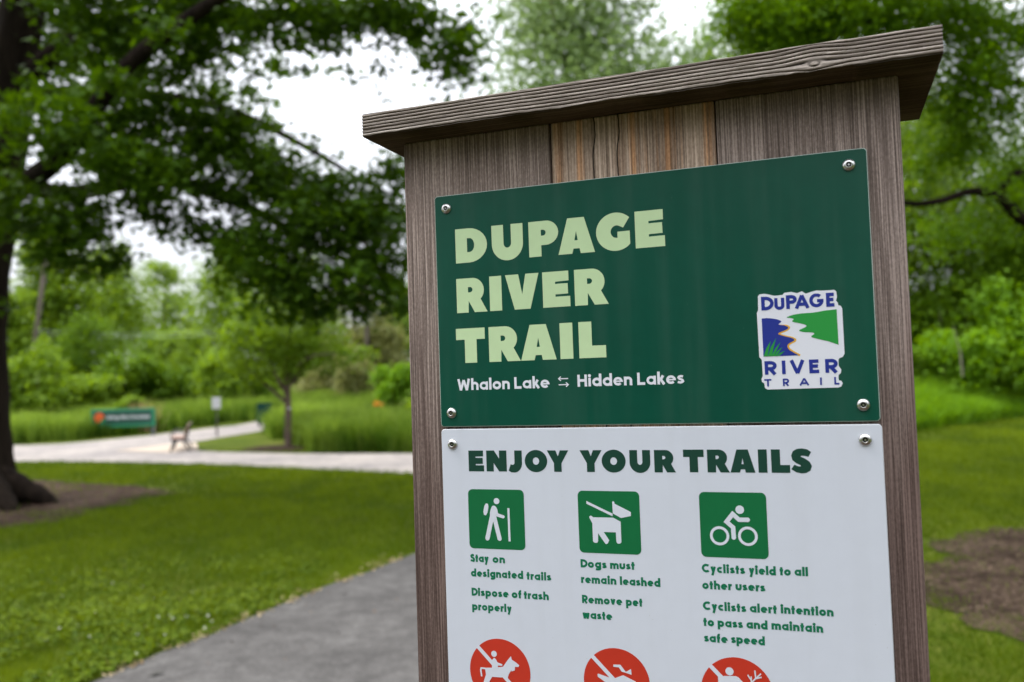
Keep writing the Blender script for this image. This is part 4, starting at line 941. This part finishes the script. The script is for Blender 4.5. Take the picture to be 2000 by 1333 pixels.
Zc = Vv + 0 * U; rag = np.array([noise.noise((u * 25, 9.3, 0)) + .6 * noise.noise((u * 90, 2.3, 0)) for u in U[0]])
Zc = Zc + ((1 - (Vv - va) / (vb - va)) ** 3) * (.0009 * rag[None] - .0004) + (((Vv - va) / (vb - va)) ** 3) * .0006 * n2[None]
FV = np.stack([U + OX, Y + OY, Zc + ZT], -1).reshape(-1, 3)
tone = np.clip(gdep * .95 + .12 * fine, 0, 1).reshape(-1)
idx = np.arange(NXc * NZc).reshape(NZc, NXc)
Fq = np.stack([idx[:-1, :-1], idx[:-1, 1:], idx[1:, 1:], idx[1:, :-1]], -1).reshape(-1, 4)
# rows leading back from the front edge close the board
def lane(row, yb2):
    return row
extra = []; EF = []; base = len(FV)
bot, top, lef, rig = FV[idx[0]], FV[idx[-1]], FV[idx[:, 0]], FV[idx[:, -1]]
def wall(line, ids, flip, flat=False):
    global base
    bk = line.copy(); bk[:, 1] = yb_ + OY; bk[:, 2] = np.where(np.abs(bk[:, 2] - va - ZT) < .004, va + ZT, bk[:, 2]) if flat else bk[:, 2]; extra.append(bk); n = len(line); j = np.arange(n) + base; base += n
    f = np.stack([ids[:-1], ids[1:], j[1:], j[:-1]], -1); EF.append(f[:, ::-1] if flip else f)
wall(bot, idx[0], True, True); wall(top, idx[-1], False); wall(lef, idx[:, 0], False); wall(rig, idx[:, -1], True)
bkq = np.array([[ua + OX, yb_ + OY, va + ZT], [ub + OX, yb_ + OY, va + ZT], [ub + OX, yb_ + OY, vb + ZT], [ua + OX, yb_ + OY, vb + ZT]]); extra.append(bkq)
EF.append(np.array([[base + 3, base + 2, base + 1, base]]))
AV = np.concatenate([FV] + extra); AF = np.concatenate([Fq] + EF); AT = np.concatenate([tone, np.full(len(AV) - len(FV), .12)])
rme = np_mesh('roof_board', AV, AF, AT)
und = wood_mat('sheltered_wood_shade_tint', (.030, .018, .008), (.062, .040, .020), (.11, .075, .040), axis='X', seed=4.4, fine=300.0)[0]  # unweathered brown wood, darkened further to paint in shade under the roof
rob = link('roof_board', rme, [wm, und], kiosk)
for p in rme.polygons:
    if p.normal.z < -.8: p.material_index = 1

# sheets
def sheet_panel(name, u0, u1, v0, v1, mats, r=.004, th=.0036):
    root_loc = K(0, 0, 0)
    q = MB(); ol = rrect(u0, u1, v0, v1, r); n = len(ol)
    il = rrect(u0 + .0007, u1 - .0007, v0 + .0007, v1 - .0007, r - .0005)
    q.cur = 0; q.add([(x, 0, z) for x, z in il], [tuple(range(n))])
    q.cur = 1; q.add([(x, 0, z) for x, z in il] + [(x, .0007, z) for x, z in ol] + [(x, th, z) for x, z in ol], [(j * n + k, (j + 1) * n + k, (j + 1) * n + (k + 1) % n, j * n + (k + 1) % n) for j in (0, 1) for k in range(n)] + [tuple(3 * n - 1 - k for k in range(n))])
    return q.build(name, mats, kiosk, root_loc)
def wear(m, dirt, amt):
    "rain streaks, dust and fine specks on a sheet"
    t = m.node_tree; b = t.nodes['Principled BSDF']; lk = t.links.new
    src = b.inputs['Base Color'].links[0].from_socket
    c = N(t, 'ShaderNodeTexCoord'); mp_ = N(t, 'ShaderNodeMapping'); mp_.inputs['Scale'].default_value = (38, 38, 2.2); lk(c.outputs['Object'], mp_.inputs[0])
    st_ = N(t, 'ShaderNodeTexNoise', Scale=1.0, Detail=5.0); lk(mp_.outputs[0], st_.inputs['Vector'])
    sp_ = N(t, 'ShaderNodeTexNoise', Scale=330.0, Detail=2.0); lk(c.outputs['Object'], sp_.inputs['Vector'])
    r1 = ramp(t, [(.5, (0, 0, 0)), (.75, (amt, amt, amt))]); lk(st_.outputs['Fac'], r1.inputs[0]); r2 = ramp(t, [(.735, (0, 0, 0)), (.76, (.55, .55, .55))]); lk(sp_.outputs['Fac'], r2.inputs[0])
    ad_ = N(t, 'ShaderNodeMath', operation='MAXIMUM'); lk(r1.outputs[0], ad_.inputs[0]); lk(r2.outputs[0], ad_.inputs[1])
    mx_ = N(t, 'ShaderNodeMix', data_type='RGBA'); lk(ad_.outputs[0], mx_.inputs[0]); lk(src, mx_.inputs[6]); mx_.inputs[7].default_value = (*dirt, 1); lk(mx_.outputs[2], b.inputs['Base Color'])
    rr_ = N(t, 'ShaderNodeMapRange'); lk(st_.outputs['Fac'], rr_.inputs[0]); rr_.inputs[3].default_value = .22; rr_.inputs[4].default_value = .5; lk(rr_.outputs[0], b.inputs['Roughness'])
sg = painted('sheet_dark_green', (.002, .070, .042), .07, .34, .012, 60, .30)
edge_ = plain('sheet_edge', (.42, .52, .47), .5)
swht = painted('sheet_white', (.665, .695, .765), .015, .38, .01, 60, .4)
wear(sg, (.06, .12, .09), .16); wear(swht, (.45, .46, .46), .10)
name_panel = sheet_panel('name_panel', 0, .4612, -.2642, 0, [sg, edge_])
rules_panel = sheet_panel('rules_panel', .0002, .4622, -.80, -.2668, [swht, plain('sheet_edge_white', (.6, .62, .65), .5)])
steel = plain('stainless', (.62, .61, .59), .28, 1.0); dark = plain('screw_socket', (.02, .02, .02), .5, .6)
def screw(parent, u, v, sc=1.0):
    R_ = .0060 * sc; prof = [(R_, 0), (R_, .0007), (R_ * .96, .0014), (R_ * .85, .0021), (R_ * .68, .0028), (R_ * .48, .0032), (R_ * .42, .0032), (R_ * .40, .0014)]
    n = 28; q = MB(); vs = [(r * math.cos(2 * math.pi * k / n), -y, r * math.sin(2 * math.pi * k / n)) for r, y in prof for k in range(n)]
    q.add(vs, [(i * n + k, i * n + (k + 1) % n, (i + 1) * n + (k + 1) % n, (i + 1) * n + k) for i in range(len(prof) - 1) for k in range(n)])
    o = q.build('screw', steel, parent, (u * .001, 0, v * .001), smooth=True)
    # socket floor and security pin are surface detail of the same screw
    me = o.data; me.materials.append(dark)
    import bmesh
    bm = bmesh.new(); bm.from_mesh(me)
    def ringf(r, y, m):
        f = bm.faces.new([bm.verts.new((r * math.cos(2 * math.pi * k / 20), -y, r * math.sin(2 * math.pi * k / 20))) for k in range(20)]); f.material_index = m; return f
    ringf(R_ * .41, .0012, 1); ringf(R_ * .15, .0030, 0)
    a = [bm.verts.new((R_ * .15 * math.cos(2 * math.pi * k / 16), -y, R_ * .15 * math.sin(2 * math.pi * k / 16))) for y in (.0012, .0030) for k in range(16)]
    for k in range(16):
        f = bm.faces.new((a[k], a[(k + 1) % 16], a[16 + (k + 1) % 16], a[16 + k])); f.smooth = True
    bm.normal_update(); bmesh.ops.recalc_face_normals(bm, faces=bm.faces[:]); bm.to_mesh(me); bm.free()
    o.rotation_euler = (0, rng.uniform(0, 6), 0); return o
for u, v in ((15, -15.2), (444.3, -15.3), (14, -248.6), (446.5, -248.2)): screw(name_panel, u, v)
for u, v in ((14, -283.8), (446.6, -281.6), (14, -785), (447, -785)): screw(rules_panel, u, v)
# printing on the green sheet
pale = painted('print_pale_green', (.57, .74, .42), .03, .4, 0, 80)
pwht = plain('print_white', (.78, .79, .85), .4)
fl = Flat()
heavy(fl, 'DUPAGE', (24.9, 69.3, 113.2, 146.8, 189.6, 232.0), -79.2, 39.0)
heavy(fl, 'RIVER', (24.5, 64.8, 83.8, 127.3, 163.5), -135.8, 38.9)
heavy(fl, 'TRAIL', (22.2, 62.0, 99.6, 145.0, 166.2), -192.6, 39.0)
fl.build('title_lettering', pale, name_panel)
fl = Flat()
text(fl, 'Whalon Lake', 22, 131.4, -223.3, 9.2, 2.8, gap=.10); text(fl, 'Hidden Lakes', 162.8, 277.0, -223.0, 9.2, 2.8, gap=.10)
for yv, s_ in ((-213.8, -1), (-220.3, 1)):
    xa, xb = 141.8, 152.6; fl.stroke([(xa * .001, yv * .001), (xb * .001, yv * .001)], .0011)
    xt = xa if s_ < 0 else xb
    fl.stroke([((xt - s_ * 2.6) * .001, (yv + 2.3) * .001), (xt * .001, yv * .001), ((xt - s_ * 2.6) * .001, (yv - 2.3) * .001)], .0011)
fl.build('route_lettering', pwht, name_panel)
# the trail emblem
mm = lambda P: [(x * .001, y * .001) for x, y in P]
emb = Flat()
bk = [(353.7, -137.5), (355.3, -135.9), (359.6, -135.6), (363.4, -136.3), (369.5, -138.2), (377.2, -137.8), (379.2, -135.8), (385.7, -135.3), (391.0, -137.0), (395.6, -135.4), (399.2, -138.0), (403.8, -136.6), (409.1, -135.5), (414.3, -136.0), (425.6, -136.0), (427.3, -137.5), (427.7, -143.0), (426.6, -146.5), (428.2, -148.6), (428.4, -151.0), (430.6, -151.8), (431.9, -154.3), (432.0, -198.4), (430.3, -201.5), (427.2, -202.6), (426.2, -204.4), (426.2, -210.1), (428.4, -213.9), (427.7, -217.2), (425.6, -218.9), (425.6, -224.0), (427.9, -224.6), (428.9, -227.0), (427.6, -230.1), (424.7, -231.0), (358.9, -231.2), (356.4, -229.6), (356.0, -224.9), (353.8, -223.6), (353.5, -220.4), (354.9, -217.6), (354.6, -201.5), (352.4, -198.6), (351.9, -154.4), (353.3, -151.7)]
bk2 = bk
q = MB(); n = len(bk2); q.add([(x * .001, -.0003, y * .001) for x, y in bk2] + [(x * .001, 0, y * .001) for x, y in bk2], [(k, n + k, n + (k + 1) % n, (k + 1) % n) for k in range(n)])
emb.m = q; emb.poly(mm(bk2), (), .0003); emblem = emb.build('emblem', pwht, name_panel)
blue = plain('print_blue', (.012, .028, .27), .4); gold = plain('print_gold', (.78, .42, .03), .4); grn = plain('print_leaf_green', (.018, .30, .045), .4)
def smooth2(P, closed=True, m=4):
    P = [Vector((x, y)) for x, y in P]; n = len(P); o = []
    for i in range(n if closed else n - 1):
        g = (lambda j: P[j % n]) if closed else (lambda j: P[min(max(j, 0), n - 1)])
        a, b, c, d = g(i - 1), g(i), g(i + 1), g(i + 2)
        for k in range(m):
            t = k / m; v = .5 * (2 * b + (c - a) * t + (2 * a - 5 * b + 4 * c - d) * t * t + (3 * b - a - 3 * c + d) * t ** 3); o.append((v.x, v.y))
    if not closed: o.append((P[-1].x, P[-1].y))
    return o
bank = [(361.6, -160.0), (367.8, -161.0), (373.1, -162.7), (374.9, -164.4), (372.2, -167.0), (378.2, -168.4), (381.3, -170.6), (378.7, -172.8), (372.9, -174.9), (371.8, -176.7), (377.7, -179.0), (384.5, -181.2), (386.5, -183.4), (382.0, -185.8), (379.6, -188.5), (380.9, -192.1), (385.3, -195.5), (390.1, -198.4)]
bs = smooth2(bank, False)
em1 = Flat(); em1.poly(mm([(356.4, -198.3), (356.3, -160.2)] + bs), (), .0005)
text(em1, 'D', 356.4, 367.6, -152.2, 9.75, 3.4, .0005); text(em1, 'U', 369.4, 378.4, -152.4, 8.4, 3.1, .0005); text(em1, 'P', 380.3, 389.4, -152.1, 9.75, 3.4, .0005)
text(em1, 'A', 388.4, 402.0, -152.2, 9.75, 3.2, .0005); text(em1, 'G', 402.2, 415.4, -152.0, 9.75, 3.2, .0005); text(em1, 'E', 417.8, 425.2, -152.2, 9.75, 3.4, .0005)
for ch, a, b_ in (('R', 356.6, 368.6), ('I', 373.5, 376.9), ('V', 380.9, 395.0), ('E', 398.8, 408.3), ('R', 413.4, 425.4)): text(em1, ch, a, b_, -216.4, 9.6, 3.4, .0005)
for ch, a, b_ in (('T', 356.2, 362.9), ('R', 373.6, 379.7), ('A', 389.0, 398.6), ('I', 408.5, 410.0), ('L', 421.4, 426.1)): text(em1, ch, a, b_, -228.1, 5.25, 1.65, .0005)
em1.build('emblem_blue', blue, emblem)
em2 = Flat(); gd = smooth2([(372.0, -166.9), (372.6, -168.2), (379.5, -168.7), (381.9, -170.7), (379.0, -173.0), (373.0, -175.3), (372.6, -177.0), (378.4, -179.2), (385.2, -181.3), (387.2, -183.5), (382.2, -186.2), (380.2, -188.7), (381.6, -192.2), (386.2, -195.6), (391.0, -198.5)], False, 3)
em2.stroke(mm(gd), .0021, .0004); em2.build('emblem_gold', gold, emblem)
em3 = Flat(); em3.poly(mm([(426.8, -155.0), (427.0, -189.6)] + smooth2([(418.0, -185.8), (402.6, -181.0), (405.3, -178.0), (403.2, -176.4), (396.0, -175.7), (391.2, -173.8), (397.8, -170.6), (397.3, -168.6), (391.9, -166.7), (385.2, -164.7), (386.8, -162.6), (384.6, -161.3), (380.1, -160.3), (386.3, -158.2), (395.4, -157.2), (405.2, -157.0), (416.4, -155.6)], False, 3)), (), .0005)
for k, (x, y, tx, ty) in enumerate(((358.6, -198.2, 364.1, -183.0), (362.6, -198.2, 369.2, -180.4), (365.3, -198.2, 373.2, -184.6), (367.6, -198.2, 374.9, -189.5), (370.2, -198.2, 377.1, -193.2))):
    wv = 2.0 if k < 2 else 1.3
    em3.poly(mm([(x - wv, y), (x + wv * .9, y), ((x + tx) / 2 + wv * .35, (y + ty) / 2 - .4), (tx, ty), ((x + tx) / 2 - wv * .8 - .3, (y + ty) / 2 + .5)]), (), .00065)
em3.build('emblem_green', grn, emblem)
# printing on the white sheet
dgr = painted('print_dark_green', (.008, .052, .034), .04, .4, 0, 80); mgr = plain('print_mid_green', (.004, .165, .075), .5, 0, .25); igr = painted('print_icon_green', (.004, .145, .045), .04, .4, 0, 80)
ired = painted('print_icon_red', (.56, .038, .018), .04, .4, 0, 80); iw = plain('print_icon_white', (.70, .73, .80), .4)
fl = Flat()
heavy(fl, 'ENJOY', (33.0, 54.5, 80.6, 99.8, 125.6), -314.1, 23.1); heavy(fl, 'YOUR', (162.4, 186.4, 216.4, 242.5), -314.0, 23.1); heavy(fl, 'TRAILS', (272.5, 296.7, 319.4, 346.7, 359.2, 377.8), -313.7, 23.1)
fl.build('heading_lettering', dgr, rules_panel)
cap_ = [Flat(), Flat(), Flat()]; XH, SW = 6.2, 2.3
for tx, a, b_, y in (('Stay', 31.5, 53.5, -414.6), ('on', 58, 72.9, -414.7), ('designated', 31.6, 93.5, -430.9), ('trails', 97.4, 125.5, -431.2), ('Dispose', 31.7, 75.8, -452.0), ('of', 79.3, 90.9, -452.0), ('trash', 93.5, 122.1, -452.1), ('properly', 31.8, 78.9, -467.8),
                     ('Dogs', 159.0, 187.5, -415.3), ('must', 191.2, 217.6, -415.4), ('remain', 158.9, 197.3, -431.7), ('leashed', 201.2, 243.7, -431.7), ('Remove', 159.2, 202.8, -452.9), ('pet', 206.8, 224.2, -452.9), ('waste', 159.2, 191.5, -469.0),
                     ('Cyclists', 286.6, 329.1, -414.6), ('yield', 332.9, 358.7, -414.5), ('to', 362.3, 372.8, -414.2), ('all', 376.2, 388.8, -413.9), ('other', 286.4, 315.7, -431.3), ('users', 319.2, 347.8, -431.0), ('Cyclists', 286.2, 328.6, -452.3), ('alert', 332.1, 358.0, -451.9), ('intention', 361.6, 410.4, -451.3),
                     ('to', 285.9, 296.6, -468.4), ('pass', 300.1, 324.7, -468.3), ('and', 328.2, 348.5, -468.0), ('maintain', 352.2, 400.2, -467.5), ('safe', 286.0, 309.3, -484.2), ('speed', 312.7, 345.2, -483.7)):
    text(cap_[0 if a < 150 else 1 if a < 280 else 2], tx, a, b_, y, XH, SW, gap=.12)
for f in cap_: f.build('rules_lettering', mgr, rules_panel)
def icon_square(x0, y0, x1, y1):
    f = Flat(); f.poly(mm(rrect(x0, x1, y0, y1, 5.2))); return f.build('pictogram', igr, rules_panel)
# hiker
ic = icon_square(31.0, -399.6, 97.3, -334.0); f = Flat(); LZ = .0003
f.disc(.0651, -.3468, .0034, LZ); f.poly(mm(rounded([(51.0, -349.3), (56.0, -350.2), (53.3, -362.9), (48.3, -362.0)], 1)), (), LZ)
f.stroke(mm([(61.2, -356), (52.9, -387.9)]), .0051, LZ, caps=True); f.stroke(mm([(61.0, -361), (67.3, -387.9)]), .0050, LZ, caps=True)
f.stroke(mm([(63.2, -356.0), (65.5, -362.0), (72.4, -363.9)]), .0036, LZ, caps=True)
f.poly(mm(rounded([(58.0, -355.5), (60.0, -351.8), (63.2, -352.0), (65.4, -354.5), (66.6, -360.4), (63.6, -361.8), (61.5, -371), (57.4, -366), (56.6, -361)], 1)), (), LZ + .00012)
f.poly(mm([(77.6, -354.2), (80.1, -354.2), (80.3, -390.6), (77.8, -390.6)]), (), LZ); f.build('figure', iw, ic)
# dog on a leash
ic = icon_square(158.5, -399.6, 225.2, -334.0); f = Flat()
f.poly(mm([(170.7, -361.3), (171.5, -360.4), (173.0, -360.4), (174.7, -361.9), (196.6, -361.8), (204.5, -365.9), (204.4, -387.1), (203.4, -388.5), (201.6, -388.9), (199.9, -388.4), (199.1, -387.0), (198.9, -377.1), (185.8, -377.1), (191.5, -385.6), (189.7, -389.0), (188.0, -389.8), (187.0, -389.2), (179.6, -378.6), (179.3, -387.1), (178.3, -388.6), (176.6, -388.9), (174.7, -388.4), (173.7, -387.0), (173.7, -368.3), (170.7, -362.6)]), (), LZ)
f.poly(mm([(196.1, -345.4), (197.2, -344.5), (198.4, -345.3), (198.6, -347.1), (215.7, -355.5), (215.7, -359.6), (205.0, -362.0), (196.4, -357.4)]), (), LZ); f.poly(mm([(168.1, -344.8), (168.0, -347.7), (196.1, -360.5), (196.2, -357.6)]), (), LZ + .00008)
f.build('figure', iw, ic)
# cyclist
ic = icon_square(286.8, -399.0, 352.7, -333.5); f = Flat()
f.disc(.3267, -.3507, .0042, LZ)
for cx_, cy_ in ((305.8, -377.3), (333.5, -376.9)): f.stroke(mm(arc(cx_, cy_, 8.2, 8.2, 0, 352, 44)), .0027, LZ, closed=True)
f.stroke(mm([(334.0, -360.6), (325.6, -360.7), (319.6, -355.2), (313.3, -363.1), (319.5, -368.6), (319.7, -378.6)]), .0044, LZ, caps=True)
f.disc(.3196, -.3551, .0022, LZ + .00012); f.disc(.3133, -.3631, .0022, LZ + .00012); f.build('figure', iw, ic)
# the three prohibitions at the bottom
def icon_disc(cx_, cy_, r):
    f = Flat(); f.disc(cx_ * .001, cy_ * .001, r * .001, .00015, 60); o = f.build('pictogram', ired, rules_panel)
    return o
def slash(f, cx_, cy_, r): a = r * .7071; f.stroke(mm([(cx_ - a - .3, cy_ + a + .3), (cx_ + a + .3, cy_ - a - .3)]), .0042, LZ)
ic = icon_disc(62.6, -533, 35.6); f = Flat(); slash(f, 62.6, -533, 35.6)
f.disc(.0564, -.5142, .0033, LZ + .00012)
f.poly(mm([(54.0, -521), (56.3, -518.3), (58.5, -520), (60.2, -523.2), (66.0, -524.6), (65.6, -526.4), (60.5, -526.6), (60.4, -530), (53.4, -530)]), (), LZ + .00016)
f.poly(mm([(45.2, -530.2), (54.5, -529.4), (66.5, -527.4), (72.5, -519.5), (76.2, -515.2), (77.2, -519.0), (81.5, -521.2), (85.6, -524.3), (84.6, -526.2), (80.6, -526.3), (80.2, -530.2), (76.0, -531.7), (76.5, -529.9), (73.0, -535), (71.6, -539.4), (76.5, -545), (73.5, -553), (71, -552.6), (73.3, -546), (66.1, -539), (53.4, -539.4), (49.4, -545.7), (51, -556), (48, -556), (46.2, -546), (45.6, -556), (42.8, -556), (43.2, -545), (46.0, -537.7)]), (), LZ + .00008)
f.stroke(mm([(46, -531), (40.6, -530.9), (39.9, -533), (40.9, -540)]), .0018, LZ); f.build('figure', iw, ic)
ic = icon_disc(193.4, -533, 35.3); f = Flat(); slash(f, 193.4, -533, 35.3)
f.poly(mm([(191.0, -514.7), (198.3, -514.4), (203.8, -521.2), (209.4, -517.9), (209.9, -523.8), (203.6, -522.2), (199.4, -521.4), (196.4, -517.2), (190.6, -517.2)]), (), LZ + .00008)
f.poly(mm([(173.2, -526.6), (174.0, -525.6), (190.1, -529.6), (200.8, -524.9), (214.2, -530.4), (213.2, -532.4), (200, -533.6), (192, -540), (182.2, -534.2), (173.6, -529)]), (), LZ + .00008)
for k in range(2): f.stroke(mm([(172 + x, -545 - k * 8 + 1.6 * math.sin(x * .45)) for x in range(0, 44, 2)]), .0026, LZ + .00008)
f.build('figure', iw, ic)
ic = icon_disc(316.3, -533, 35.5); f = Flat(); slash(f, 316.3, -533, 35.5)
f.disc(.3098, -.5117, .0040, LZ + .00012)
f.poly(mm([(298.2, -517.6), (303.6, -516.8), (315.8, -515.9), (318.6, -517.2), (323.6, -522.4), (329.6, -528.6), (328, -530.6), (321, -525.6), (316.5, -523), (316.5, -541), (319.5, -558), (314.5, -558.4), (310.5, -543), (308, -558), (303, -557.6), (304.0, -541), (303.4, -524), (301.6, -531), (298.4, -530.4)]), (), LZ + .00008)
for P_ in ([(330.4, -532), (330.6, -515)], [(330.5, -521), (340.2, -511.5)], [(335.0, -516.4), (334.4, -508.8)], [(335.2, -516.6), (340.6, -515.0)], [(330.5, -524), (338.6, -523.4)], [(330.5, -519), (327.4, -513.6)]): f.stroke(mm(P_), .0013, LZ + .00008)
f.build('figure', iw, ic)
